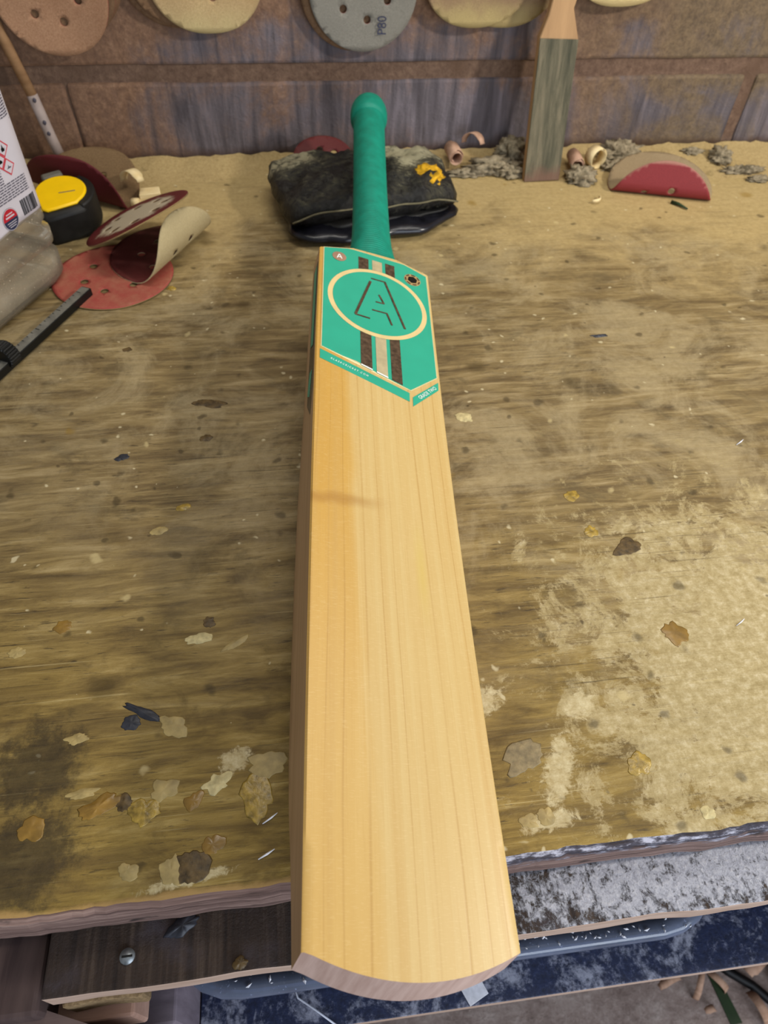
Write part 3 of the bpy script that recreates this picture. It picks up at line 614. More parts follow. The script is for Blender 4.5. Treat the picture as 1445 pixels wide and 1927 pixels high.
# handle and grip: from the splice to the rounded end
h0 = Vector((0.0025, 0.556, -0.0185)); h1 = Vector((0.0020, 0.887, 0.004))
def grip():
    st = [(0, .0335, .0160), (.008, .0325, .0168), (.018, .0280, .0172), (.03, .0232, .0180), (.045, .0206, .0186), (.065, .0193, .0186), (.09, .0187, .0185), (.15, .0180, .0180), (.22, .0180, .0180), (.27, .0182, .0182), (.287, .0184, .0184), (.2885, .0205, .0205), (.294, .0219, .0219), (.304, .0222, .0222), (.311, .0216, .0216), (.318, .0200, .0200), (.325, .0165, .0165), (.330, .0115, .0115), (.333, .006, .006), (.3338, .001, .001)]
    fine = []; s_ = 0.0
    while s_ < 0.2868:
        for (q, a, b), (q2, a2, b2) in zip(st, st[1:]):
            if q <= s_ <= q2:
                t = (s_ - q) / (q2 - q); e = 0.00022 * sin(2 * pi * s_ / 0.0030); fine.append((s_, a + (a2 - a) * t + e, b + (b2 - b) * t + e)); break
        s_ += 0.00075
    st = fine + [q for q in st if q[0] > 0.2868]
    ax = (h1 - h0).normalized(); side = Vector((1, 0, 0)); side = (side - ax * side.dot(ax)).normalized(); upv = side.cross(ax)
    v, f = [], []; n = 40
    for (s, a, b) in st:
        c = h0 + ax * s
        for k in range(n):
            q = 2 * pi * k / n; v.append(c + side * cos(q) * a + upv * sin(q) * b)
    for i in range(len(st) - 1):
        for k in range(n): a = i * n + k; b = i * n + (k + 1) % n; f.append((a, b, b + n, a + n))
    f.append(tuple(reversed(range(n)))); f.append(tuple(range((len(st) - 1) * n, len(st) * n)))
    return mesh('grip', v, f, M['grip'], bat)
gr = grip(); gr['label'] = 'green ribbed rubber grip'
# stickers follow the bowed face
def fw(v, u): return bw(u) + 0.0006 * (1 - min(1, (v / HW) ** 2))
def decal(name, outer, lift, m, parent, holes=(), step=0.012, thick=0.00012, lab=None):
    P, F = tri2d(outer, holes, step)
    o = sheet(name, P, F, lambda x, y: (x, y, fw(x, y) + lift), thick, (M[m], M[m]), parent, False)
    if lab: o['label'] = lab
    return o
panel_o = [(-.0498, .4209), (.0263, .3905), (.0516, .4136), (.0516, .5530), (.0340, .5605), (.0285, .5625), (-.0220, .5645), (-.0270, .5640), (-.0500, .5570)]
def inset(poly, d):
    n = len(poly); out = []
    for i in range(n):
        p0, p1, p2 = (Vector(poly[j]) for j in ((i - 1) % n, i, (i + 1) % n))
        a = (p1 - p0).normalized(); b = (p2 - p1).normalized(); na, nb = Vector((-a.y, a.x)), Vector((-b.y, b.x))
        h = (na + nb); h = h / max(0.3, h.length_squared / 2) 
        out.append(tuple(p1 + h * d))
    return out
stk = decal('face_sticker', panel_o, 0.0002, 'pale', bat, step=0.02); stk['label'] = 'turquoise face sticker with gold rim and a ring'
decal('turquoise_panel', inset(panel_o, 0.0009), 0.00035, 'teal', stk)
rc = (.0012, .4935)
decal('ring', circ(*rc, .0463, 64), 0.0006, 'cream', stk, step=0.012)
decal('roundel', circ(*rc, .0418, 64), 0.0008, 'teal', stk, step=0.012)
def slant(v): return .4209 - .3995 * (v + .0498) + 0.0016
def ring_lo(v): return rc[1] - sqrt(.0463 ** 2 - (v - rc[0]) ** 2) - 0.0004
def ring_hi(v): return rc[1] + sqrt(.0463 ** 2 - (v - rc[0]) ** 2) + 0.0004
for (a, b, mm) in ((-.0160, -.0063, 'brown'), (-.0027, .0069, 'silver'), (.0102, .0193, 'brown')):
    decal('stripe', [(a, slant(a)), (b, slant(b)), (b, ring_lo(b)), (a, ring_lo(a))], 0.0006, mm, stk)
    decal('stripe', [(a - .0007, ring_hi(a)), (b - .0007, ring_hi(b)), (b - .0007, .5545), (a - .0007, .5550)], 0.0006, mm, stk)
for (a, b) in ((-.0160, -.0063), (-.0027, .0069)):
    decal('stripe_glint', [(a, slant(a) - .0009), (b, slant(b) - .0009), (b, slant(b) + .0006), (a, slant(a) + .0006)], 0.0008, 'white', stk)  # glints painted as white strips at the lower stripe ends
def bar(p, q, w, name='letter_stroke'):
    p, q = Vector(p), Vector(q); d = (q - p).normalized(); n = Vector((-d.y, d.x)) * w / 2
    decal(name, [tuple(p - n), tuple(q - n), tuple(q + n), tuple(p + n)] , 0.0011, 'brown', stk, step=0.01, thick=0.0004)
bar((-.0057, .5215), (-.0202, .4709), .0024); bar((-.0206, .4706), (-.0072, .4692), .0015); bar((-.0051, .5262), (.0084, .5258), .0013); bar((.0080, .5262), (.0249, .4665), .0020)
bar((.0020, .5049), (.0064, .4938), .0016); bar((.0064, .4941), (-.0013, .4941), .0013); bar((-.0050, .4818), (.0089, .4815), .0013); bar((.0085, .4820), (.0128, .4671), .0017)
decal('medallion', circ(-.0350, .5476, .0066, 28), 0.0007, 'rose', stk)
for (p, q) in (((-.0372, .5445), (-.0352, .5510)), ((-.0350, .5510), (-.0326, .5448)), ((-.0362, .5468), (-.0338, .5468))):
    d = (Vector(q) - Vector(p)).normalized(); nn = Vector((-d.y, d.x)) * .0004
    decal('medallion_letter', [tuple(Vector(p) - nn), tuple(Vector(q) - nn), tuple(Vector(q) + nn), tuple(Vector(p) + nn)], 0.0009, 'white', stk)
cb = (.0362, .5412)
decal('badge', circ(*cb, .0082, 36), 0.0006, 'gold', stk); 
for k in range(7):
    a0 = 2 * pi * k / 7 + .2; a1 = a0 + .62
    pts = [(cb[0] + .0076 * cos(a0 + (a1 - a0) * j / 5), cb[1] + .0076 * sin(a0 + (a1 - a0) * j / 5)) for j in range(6)] + [(cb[0] + .0061 * cos(a1 - (a1 - a0) * j / 5), cb[1] + .0061 * sin(a1 - (a1 - a0) * j / 5)) for j in range(6)]
    decal('badge_mark', pts, 0.0008, 'brown', stk)
decal('badge_pentagon', circ(*cb, .0050, 6, .3), 0.0009, 'black', stk)
st1 = decal('web_strip', [(-.0502, .4068), (.0244, .3778), (.0248, .3877), (-.0502, .4176)], 0.0003, 'teal', bat)
st2 = decal('grade_strip', [(.0271, .3732), (.0512, .3990), (.0517, .4084), (.0275, .3837)], 0.0003, 'teal', bat)
def lettering(txt, size, cx, cy, ang, parent, sx=1.0, sp=None):
    v, f = text_mesh(txt, size); out = []
    for x, y, z in v:
        x *= sx; X = cx + x * cos(ang) - y * sin(ang); Y = cy + x * sin(ang) + y * cos(ang); out.append((X, Y, fw(X, Y) + 0.0006))
    mesh('lettering', out, f, M['white'], parent, False)
a1 = math.atan2(.3778 - .4068, .0746)
lettering('A L A E R C R I C K E T . C O M', .0030, -.0258, .4025, a1, st1, 0.82)
a2 = math.atan2(.0258, .0241)
lettering('GRADE TWO', .0050, .0408, .3925, a2, st2, 0.78)
# sticker on the left edge of the blade
def edecal(name, pts, m, lift):
    P, F = tri2d(pts, (), 0.02); hv = lambda u: -HW * (1 - 0.012 * max(0, (u - 0.45) / 0.11))
    return sheet(name, P, F, lambda u, d: (hv(u) - lift, u, bw(u) - d), 0.0001, (M[m], M[m]), es if name != 'edge_sticker' else bat, False)
es = None
es = edecal('edge_sticker', [(.352, .010), (.372, .022), (.54, .019), (.54, .004), (.38, .005)], 'edge_dark', 0.0003); es['label'] = 'dark and turquoise edge sticker'
edecal('edge_panel', [(.430, .008), (.435, .016), (.535, .015), (.535, .006)], 'teal', 0.0006)
edecal('edge_panel', [(.375, .014), (.382, .021), (.404, .016), (.400, .008)], 'teal', 0.0006)

# ------------------------------------------------------------------ folded pouch under the handle
pouch = empty('folded_pouch', (0.09, 0.86, 0)); pouch.matrix_world = Matrix.Identity(4)
tag(pouch, 'dusty black folded leather pouch under the bat handle with a yellow foam patch', 'pouch')
def pillow(name, FL, FR, BR, BL, zf, zb, h, m, seed, fz=None, bulge=0.0, nx=44, ny=24, puff=0.5, wr=0.004):
    FL, FR, BR, BL = (Vector(q) for q in (FL, FR, BR, BL)); v, f = [], []
    for side in (1, -1):
        for i in range(nx + 1):
            for j in range(ny + 1):
                a, b = i / nx, j / ny
                p = FL.lerp(FR, a).lerp(BL.lerp(BR, a), b); ed = max(0.0, (1 - abs(2 * a - 1) ** 4)) * max(0.0, (1 - abs(2 * b - 1) ** 3))
                ca = (abs(2 * a - 1) * abs(2 * b - 1)) ** 3; ctr = FL.lerp(FR, .5).lerp(BL.lerp(BR, .5), .5); p = p + (ctr - p) * 0.07 * ca
                mid = zf + (zb - zf) * b + (fz(a) * (1 - b) ** 2 if fz else 0)
                w = noise.fractal((p.x * 26 + seed, p.y * 30, seed), 0.8, 2.0, 4)
                z = mid + side * h / 2 * ed ** puff + (wr * w * min(1, ed * 3))
                ex = 0.006 * noise.noise((a * 5, b * 5, seed))
                v.append((p.x + ex, p.y + 0.008 * noise.noise((a * 6 + seed, b * 3, 1)) - bulge * 4 * a * (1 - a) * (1 - b), z))
    S = (nx + 1) * (ny + 1)
    for i in range(nx):
        for j in range(ny):
            a = i * (ny + 1) + j; q = (a, a + ny + 1, a + ny + 2, a + 1); f.append(q); f.append(tuple(S + t for t in reversed(q)))
    o = mesh(name, v, f, m, pouch); w = o.modifiers.new('weld', 'WELD'); w.merge_threshold = 0.0005; return o
pillow('lower_flap', (0.000, 0.787), (0.214, 0.832), (0.205, 0.935), (-0.022, 0.925), 0.010, 0.012, 0.016, M['gloss'], 2, bulge=0.026, puff=0.4, wr=0.003)
pillow('upper_flap', (-0.006, 0.797), (0.214, 0.836), (0.196, 0.955), (-0.030, 0.942), 0.027, 0.032, 0.042, M['pouch'], 9, bulge=0.008, fz=lambda a: 0.015 * (sin(pi * a) ** 1) - 0.003 + 0.004 * sin(a * 9), puff=0.33, wr=0.009)
pillow('inner_fold', (0.012, 0.802), (0.203, 0.838), (0.18, 0.93), (0.0, 0.92), 0.0165, 0.022, 0.008, M['rubber'], 5, bulge=0.010, puff=0.4, wr=0.002)
lip = []
for i in range(25):
    a = .04 + .92 * i / 24; lip.append((-0.006 + 0.220 * a, 0.797 + 0.039 * a - 0.008 * 4 * a * (1 - a) + 0.008 * noise.noise((a * 6 + 9, 0, 1)) - .0005, 0.027 + 0.015 * sin(pi * a) - 0.003 + 0.004 * sin(a * 9)))
tube('seam', lip, 0.0011, M['seam'], pouch, 6)
fp = on_z(806, 330, 0.046)
blob('foam_patch', fp, 0.0165, M['foam'], pouch, 4, 0.35, 2.6, (1.0, 1.5, 0.5), 3)

# ------------------------------------------------------------------ sanding discs
def holes6(R, n=6, rr=0.48, hr=0.0044, ph=-1.4): return [circ(rr * R * cos(ph + 2 * pi * k / n), rr * R * sin(ph + 2 * pi * k / n), hr, 14) for k in range(n)]
def superc(R, p, n=72):
    out = []
    for k in range(n):
        t = 2 * pi * k / n; c, s = cos(t), sin(t); out.append((R * math.copysign(abs(c) ** (2 / p), c), R * math.copysign(abs(s) ** (2 / p), s)))
    return out
def disc(name, R, fn, mats, label, group=None, cat='sanding disc', ph=-1.4, p=2.0, step=0.006, n=6, thick=0.0013, mat=None, rr=0.48):
    P, F = tri2d(superc(R, p), holes6(R, n, rr, 0.0044, ph), step)
    o = sheet(name, P, F, fn, thick, mats); 
    if mat is not None: o.matrix_world = mat
    tag(o, label, cat, group); return o
G = 'sanding discs hung on the back wall'
def hang(px, py, R, y, mats, label, curl=0.0, p=2.0, ph=-1.4, rz=0.0, dx=0.0, dz=0.0):
    b = on_y(px, py, y); c = Vector((b.x + dx, y, b.z + R + dz))
    fn = lambda x, yy: (x, yy, curl * x * x / R + 0.0025 * noise.noise((x * 22 + px, yy * 22, 0)))
    # local x -> world x, local y -> world z, local z -> towards the viewer
    m = Matrix.Translation(c) @ Matrix(((1, 0, 0, 0), (0, 0, -1, 0), (0, 1, 0, 0), (0, 0, 0, 1))) @ Matrix.Rotation(rz, 4, 'Z')
    return disc('sanding_disc', R, fn, mats, label, G, 'sanding disc', ph, p, 0.007, mat=m)
# far-left stack
hang(125, 105, .0640, 1.000, (M['vel_pink'], M['red']), 'pinkish brown fuzzy sanding disc in front of the left-hand stack on the wall', 0.10, ph=-1.32)
for k in range(4):
    hang(125, 105, .0640, 1.0035 + 0.0030 * k, (M['vel_dark'], M['red']), ['first thin brown sanding disc edge behind the pinkish front disc', 'second thin brown sanding disc edge behind the pinkish front disc', 'third thin brown sanding disc edge behind the pinkish front disc', 'rearmost brown sanding disc of the left-hand stack, against the wall'][k], 0.08 - 0.02 * k, dx=0.011 + 0.0032 * k, dz=0.012 + 0.003 * k)
# second stack
hang(378, 63, .0680, 1.004, (M['vel_cream'], M['red']), 'cream sanding disc with yellow dust on its rim, second stack from the left', 0.03, 2.25, ph=-1.35, dx=0.012)
hang(372, 60, .0680, 1.0085, (M['vel_dark'], M['red']), 'brown sanding disc peeping out left of the cream disc', 0.06, 2.2, dx=-0.006, dz=0.004)
hang(368, 58, .0680, 1.0125, (M['vel_dark'], M['red']), 'pinkish rear sanding disc against the wall behind the cream disc', 0.05, 2.2, dx=-0.012, dz=0.003)
# grey disc with printed grade
g80 = hang(683, 97, .0645, 1.004, (M['vel_grey'], M['red']), 'grey sanding disc printed P80 above the bat handle', 0.02, ph=-1.42)
hang(672, 96, .0645, 1.0095, (M['vel_dark'], M['red']), 'brown sanding disc hidden behind the grey P80 disc', 0.0, dx=-0.003)
v, f = text_mesh('P80', .0135)
tc = on_y(719, 47, 1.003); lc = g80.matrix_world.inverted() @ tc
mesh('grade_print', [(lc.x - y * 1.15, lc.y + x, 0.0034) for x, y, z in v], f, M['navy'], g80, False)
# right-hand pair and sliver
hang(893, 52, .0690, 1.003, (M['vel_mauve'], M['red']), 'mauve brown sanding disc with pale dusty rim right of the P80 disc', 0.03, 2.3, ph=-1.15, dx=-0.001)
hang(935, 52, .0690, 1.0095, (M['vel_mauve'], M['red']), 'brown sanding disc showing its right edge behind the mauve disc', 0.0, 2.3, dx=0.006)
hang(1165, 12, .0680, 1.004, (M['vel_cream'], M['red']), 'cream sanding disc just showing at the top right of the paddle', 0.0, 2.6, ph=-1.0)

# flat red disc on the bench
c0 = on_z(214, 521, 0.0)
disc('sanding_disc', .0655, lambda x, y: (x, y, 0.0004 * noise.noise((x * 30, y * 30, 0))), (M['red'], M['bvel']), 'red sanding disc lying flat on the bench under the ruler tip', 'loose sanding discs on the bench', mat=Matrix.Translation((c0.x, c0.y, 0.0014)), ph=-1.75)
# taco-folded discs: crease along local x, leaves rise on both sides
def fold(r, aF, aB, off=0.0, wav=0.0):
    """profile of a sheet bent round a crease of radius r; front leaf (y<0) rises at angle aF, back leaf at aB"""
    def fn(x, y):
        y = y - off; s = abs(y); a = aF if y < 0 else aB; L = r * a
        if s <= L: yy, zz = r * sin(s / r), r * (1 - cos(s / r))
        else: yy, zz = r * sin(a) + (s - L) * cos(a), r * (1 - cos(a)) + (s - L) * sin(a)
        yy = -yy if y < 0 else yy
        return (x, yy + wav * sin(x * 38) * s, zz)
    return fn
def at(p, rz, tilt=0.0, roll=0.0): return Matrix.Translation(p) @ Matrix.Rotation(rz, 4, 'Z') @ Matrix.Rotation(roll, 4, 'Y') @ Matrix.Rotation(tilt, 4, 'X')
LG = 'loose sanding discs on the bench'
# right: red outside, cream inside
pr = (on_z(1152, 364, 0) + on_z(1343, 384, 0)) / 2
ang = math.atan2(on_z(1343, 384, 0).y - on_z(1152, 364, 0).y, on_z(1343, 384, 0).x - on_z(1152, 364, 0).x)
disc('sanding_disc', .0690, fold(0.012, radians(102), radians(14), -0.016), (M['rvel'], M['lred']), 'folded red sanding disc standing open on the sawdust at the right', LG, mat=at(pr + Vector((0, 0.012, 0.001)), ang), ph=-1.25, rr=0.5)
# left: behind the tape measure, leaning on the wall
pl = on_z(165, 385, 0)
disc('sanding_disc', .0690, fold(0.016, radians(78), radians(32), wav=0.12), (M['bvel'], M['dred2']), 'folded dark red sanding disc leaning on the wall behind the tape measure', LG, mat=at(Vector((pl.x - 0.005, pl.y + 0.016, 0.006)), radians(-24), 0.0, radians(6)), ph=-0.9)
# middle: curled disc lying on its side, a second stiff disc lying on it
RZ = radians(-118); ydir = Vector((-sin(RZ), cos(RZ), 0)); R0 = 0.028
pm = on_z(346, 447, R0) - ydir * R0
def curl(R0):
    def fn(x, y):   # y runs lower leaf (-) -> round the fold -> upper leaf (+); local x = fold axis
        L = pi * R0; s = y + 0.004
        if s < 0: return (x, s, 0.0)
        if s < L * 0.85: return (x, R0 * sin(s / R0), R0 * (1 - cos(s / R0)))
        a = L * 0.85 / R0; q = s - L * 0.85
        return (x, R0 * sin(a) + q * cos(a), R0 * (1 - cos(a)) + q * sin(a))
    return fn
disc('sanding_disc', .0670, curl(R0), (M['dred2'], M['cvel']), 'sanding disc curled over with its cream backing outside, left of the pouch', LG, mat=at(Vector((pm.x, pm.y, 0.0024)), RZ), ph=-1.1)
q0 = Vector((-0.1720, 0.800, 0.041))
disc('sanding_disc', .0640, lambda x, y: (x, y, -0.8 * x * x), (M['dred'], M['bvel']), 'dusty dark red sanding disc lying tilted on the curled cream disc', LG, mat=Matrix.Translation(q0) @ Matrix.Rotation(radians(30), 4, 'Z') @ Matrix.Rotation(radians(-13), 4, 'Y') @ Matrix.Rotation(radians(-21), 4, 'X'), n=8, ph=-1.1, rr=0.55)
# scrap of disc behind the pouch
pb = on_z(610, 300, 0.012)
disc('sanding_disc', .0400, lambda x, y: (x, y, 3 * x * x), (M['dred2'], M['bvel']), 'dull red sanding disc half hidden behind the pouch', LG, mat=at(Vector((0.050, 0.972, 0.019)), 0, radians(28)))

# ------------------------------------------------------------------ clear plastic bottle at the left
bd = Vector((-0.0544, -0.1096, 0)).normalized()        # along the visible side, towards the viewer
bn = Vector((-bd.y, bd.x, 0)); bn = bn if bn.x > 0 else -bn   # outwards, to the right
corner = Vector((-0.2420, 0.757, 0))
BWD, BDP = 0.175, 0.115
bc = corner + bd * BWD / 2 - bn * BDP / 2
BM = Matrix(((-bd.x, bn.x, 0, bc.x), (-bd.y, bn.y, 0, bc.y), (0, 0, 1, 0), (0, 0, 0, 1)))   # local x: away along the side, local y: outwards
BM = Matrix(((bn.x, -bd.x, 0, bc.x), (bn.y, -bd.y, 0, bc.y), (0, 0, 1, 0.0), (0, 0, 0, 1)))
bottle = empty('plastic_bottle', mat=BM); tag(bottle, 'clear plastic bottle with white printed label at the left edge', 'bottle')
def rrect(hx, hy, r, n=7):
    out = []
    for (sx, sy, a0) in ((1, 1, 0), (-1, 1, pi / 2), (-1, -1, pi), (1, -1, 1.5 * pi)):
        for k in range(n): a = a0 + pi / 2 * k / (n - 1); out.append((sx * (hx - r) + r * cos(a), sy * (hy - r) + r * sin(a)))
    return out
BP = [(0.0, -.012, .03), (.003, -.004, .03), (.010, 0, .028), (.030, 0, .028), (.034, -.006, .026), (.040, -.006, .026), (.044, 0, .028), (.056, 0, .028), (.060, -.005, .026), (.065, -.005, .026), (.069, -.001, .028), (.074, -.0022, .026), (.20, -.0022, .026), (.205, 0, .028), (.222, -.001, .03), (.238, -.008, .032), (.252, -.022, .032), (.262, -.04, .017)]
def loft(name, prof, m, parent, hx, hy, caps=(True, False)):
    v, f = [], []; R = None
    for (z, d, r) in prof:
        ring = rrect(hx + d, hy + d, min(r, hx + d - 0.0005)); R = len(ring); v += [(x, y, z) for x, y in ring]
    for i in range(len(prof) - 1):
        for k in range(R): a = i * R + k; b = i * R + (k + 1) % R; f.append((a, b, b + R, a + R))
    if caps[0]: f.append(tuple(reversed(range(R))))
    if caps[1]: f.append(tuple(range((len(prof) - 1) * R, len(prof) * R)))
    return mesh(name, v, f, m, parent)
loft('body', BP, M['clear'], bottle, BDP / 2, BWD / 2)
loft('liquid', [(.004, -.012, .02), (.010, -.004, .024), (.028, -.004, .024)], M['clear'], bottle, BDP / 2, BWD / 2, (True, True))
tube('neck', [(0, 0, .255), (0, 0, .285)], .019, M['clear'], bottle, 24, False)
cp = tube('cap', [(0, 0, .272), (0, 0, .298)], .0215, M['cap'], bottle, 32)
# label on the right-hand face (local +x), wrapping to the rear corner
lx = BDP / 2 - .0022 + .0006
y0, y1, z0, z1 = -.030, BWD / 2 - .020, .076, .196
def lab_pt(y, z, lift=0.0):
    yc = BWD / 2 - .0022 - .026
    if y <= yc: return (lx + lift, y, z)
    a = (y - yc) / .026; r = .026 + .0006 + lift; return (BDP / 2 - .0022 - .026 + r * cos(a), yc + r * sin(a), z)
P, F = tri2d([(y0, z0), (y1 + .012, z0), (y1 + .012, z1), (y0, z1)], (), .006)
label = sheet('label', P, F, lambda y, z: lab_pt(y, z), .0002, (M['paper'], M['paper']), bottle); label['label'] = 'white printed label'
def on_label(name, polys, m, lift=.0004):
    v, f = [], []
    for poly in polys:
        b = len(v); v += [lab_pt(y, z, lift) for y, z in poly]; f.append(tuple(range(b, b + len(poly))))
    return mesh(name, v, f, M[m], label, False)
def rect(a, b, c, d): return [(a, c), (b, c), (b, d), (a, d)]
rng = random.Random(3); lines = []
z = .190
while z > .104:
    y = y0 + .003; end = (y1 + .004 if z > .168 else (.036 if z > .120 else y1 - .004)) if not (.125 < z < .165) else (.030 if z > .143 else .036)
    if .1625 < z < .1685: z -= .0022; continue
    while y < end:
        w = rng.uniform(.002, .007); lines.append(rect(y, min(y + w, end), z, z + .0011)); y += w + .0009
    z -= .00225
o = on_label('small_print', lines, 'ink'); o['kind'] = 'stuff'
on_label('rule_line', [rect(y0 + .002, y1 + .006, .1655, .1659)], 'ink'); on_label('rule_line', [rect(y0 + .002, y1 + .006, .1015, .1019)], 'ink')
for (cy, cz, s) in ((.0395, .1565, .0082), (.0478, .1482, .0082), (.0395, .1399, .0082), (.0478, .1316, .0082)):
    fr = [(cy - s, cz), (cy, cz - s), (cy + s, cz), (cy, cz + s)]; t = .78; ir = [(cy + (a - cy) * t, cz + (b - cz) * t) for a, b in fr]
    on_label('hazard_frame', [fr], 'redink', .0004); on_label('hazard_field', [ir], 'paper', .0006)
on_label('hazard_mark', [rect(.0389, .0401, .1560, .1605), circ(.0395, .1540, .0007, 8)], 'black', .0008)
on_label('hazard_mark', [[(.0460, .1455), (.0497, .1455), (.0503, .1485), (.0490, .1478), (.0482, .1520), (.0470, .1490), (.0458, .1482)]], 'black', .0008)
on_label('hazard_mark', [[(.0372, .1372), (.0420, .1372), (.0424, .1390), (.0404, .1404), (.0398, .1422), (.0384, .1430), (.0378, .1410), (.0366, .1392)]], 'black', .0008)
on_label('hazard_mark', [[(.0446, .1302), (.0500, .1302), (.0508, .1312), (.0482, .1316), (.0474, .1336), (.0468, .1316)]], 'ink', .0008)
yb = .0455; bars = []
while yb < .0665:
    w = rng.choice((.0004, .0006, .0011)); bars.append(rect(yb, yb + w, .0845, .0995)); yb += w + rng.choice((.0004, .0007))
o = on_label('barcode', bars, 'black'); o['kind'] = 'stuff'
bo = circ(.027, .0895, .0098, 36); 
on_label('badge_rim', [circ(.027, .0895, .0106, 36)], 'ink', .0004); on_label('badge_field', [circ(.027, .0895, .0103, 36)], 'paper', .0005)
on_label('badge_half', [[p for p in circ(.027, .0895, .0097, 48) if p[1] >= .0894]], 'badge_r', .0007)
on_label('badge_half', [[p for p in circ(.027, .0895, .0097, 48) if p[1] <= .0896]], 'badge_n', .0007)
o = on_label('badge_print', [rect(.0225, .0315, .0945, .0955), rect(.0210, .0330, .0915, .0930), rect(.0205, .0335, .0866, .0872), rect(.0212, .0328, .0846, .0852), rect(.0225, .0315, .0826, .0832)], 'paper', .0009); o['kind'] = 'stuff'
o = on_label('small_print', [rect(-.018, -.018 + rng.uniform(.008, .016), .097 - .0022 * k, .098 - .0022 * k) for k in range(8)], 'ink'); o['kind'] = 'stuff'

# ------------------------------------------------------------------ tape measure
tp = on_z(112, 412, 0.0)
tm = empty('tape_measure', mat=Matrix.Translation((-0.2600, 0.8560, 0.0245)) @ Matrix.Rotation(radians(9), 4, 'X') @ Matrix.Rotation(radians(25), 4, 'Z'))
tag(tm, 'black and yellow tape measure behind the plastic bottle', 'tape measure')
def prism(name, outline, z0, z1, m, parent, bev=0.004, seg=3):
    n = len(outline); v = [(x, y, z0) for x, y in outline] + [(x, y, z1) for x, y in outline]
    f = [tuple(reversed(range(n))), tuple(range(n, 2 * n))] + [(k, (k + 1) % n, n + (k + 1) % n, n + k) for k in range(n)]
    o = mesh(name, v, f, m, parent, False); bevel(o, bev, seg, 50)
    for p in o.data.polygons: p.use_smooth = True
    try: o.data.set_sharp_from_angle(angle=radians(50))
    except Exception: pass
    return o
case = [(.036 * cos(a), .036 * sin(a)) for a in [radians(d) for d in range(-60, 181, 8)]] + [(-.036, -.030), (-.030, -.036), (.012, -.036)]
prism('case', case, -.021, .019, M['rubber'], tm, .006)
prism('face_plate', [(x * .80 - .001, y * .80 + .001) for x, y in case], .0185, .0225, M['yellow'], tm, .002)
prism('grip_pad', [(.0365 * cos(radians(d)), .0365 * sin(radians(d))) for d in range(-70, 41, 10)] + [(.026 * cos(radians(d)), .026 * sin(radians(d))) for d in range(40, -71, -10)], -.016, .0205, M['rubber'], tm, .002)
prism('lock_button', [(-.012, .030), (.012, .030), (.012, .041), (-.012, .041)], .002, .0225, M['rubber_g'], tm, .003)
prism('blade_slot', [(-.004, -.004), (.014, -.008), (.014, -.0065), (-.004, -.0025)], .0222, .0228, M['rubber_g'], tm, .0002, 1)

# ------------------------------------------------------------------ steel rule with knurled knob
ra, rb = on_z(163, 541, 0.0095), on_z(-30, 716, 0.0095); rdir = (rb - ra); rdir.z = 0; L = rdir.length; rdir.normalize()
rn = Vector((-rdir.y, rdir.x, 0))
GM = Matrix(((rdir.x, rn.x, 0, ra.x), (rdir.y, rn.y, 0, ra.y), (0, 0, 1, 0), (0, 0, 0, 1)))
gauge = empty('depth_gauge', mat=GM); tag(gauge, 'grey steel depth gauge with black knurled knob in front of the bottle', 'gauge')
box('beam', 0, L, -.0055, .0055, .0016, .0100, M['dark'], gauge, .0006)
box('scale_face', .002, L - .002, -.0046, .0046, .0101, .0107, M['steel'], gauge, 0)
ticks = []
for k in range(22):
    x = .012 + .007 * k
    ticks.append((x, -.004 if k % 2 else -.0038, x + .0008, -.0018 if k % 5 else .001))
v, f = [], []
for (x0_, ya, x1_, yb_) in ticks:
    b = len(v); v += [(x0_, ya, .0110), (x1_, ya, .0110), (x1_, yb_, .0110), (x0_, yb_, .0110)]; f.append((b, b + 1, b + 2, b + 3))
o = mesh('scale_marks', v, f, M['dark'], gauge, False); o['kind'] = 'stuff'
kp = GM.inverted() @ on_z(12, 672, 0.010)
def knob():
    n = 72; v, f = [], []
    for (z, s) in ((-.007, .92), (-.006, 1), (.006, 1), (.007, .92)):
        for k in range(n):
            r = .0125 * s * (1 if k % 3 else .93); a = 2 * pi * k / n; v.append((kp.x + z, kp.y + r * cos(a) * 1.0, .0130 + r * sin(a)))
    for i in range(3):
        for k in range(n): a = i * n + k; b = i * n + (k + 1) % n; f.append((a, a + n, b + n, b))
    f.append(tuple(range(n))); f.append(tuple(reversed(range(3 * n, 4 * n))))
    mesh('knob', v, f, M['dark'], gauge, False)
knob()

# ------------------------------------------------------------------ dowel leaning in the corner
da, db = on_y(98, 262, 0.997), on_y(-20, 20, 1.004)
ddir = (db - da).normalized(); da2 = da - ddir * (da.z / ddir.z) * 0.9
dw = empty('dowel', da2); dw.matrix_world = Matrix.Identity(4); tag(dw, 'dusty brown dowel with taped white end leaning on the wall at the left', 'dowel')
tj = on_y(60, 178, 0.9995)
tube('shaft', [da2 + (tj - da2) * .98, db, db + ddir * .12], .0062, M['dowel'], dw, 16)
tube('taped_end', [da2, da, tj], .0066, M['tape'], dw, 16)
for (px, py) in ((65, 189), (84, 231), (92, 252)):
    p = on_y(px, py, 0.991); blob('ink_dot', p, .0026, M['ink'], dw, 1, 0.2, 2, (1, .25, 1.2))

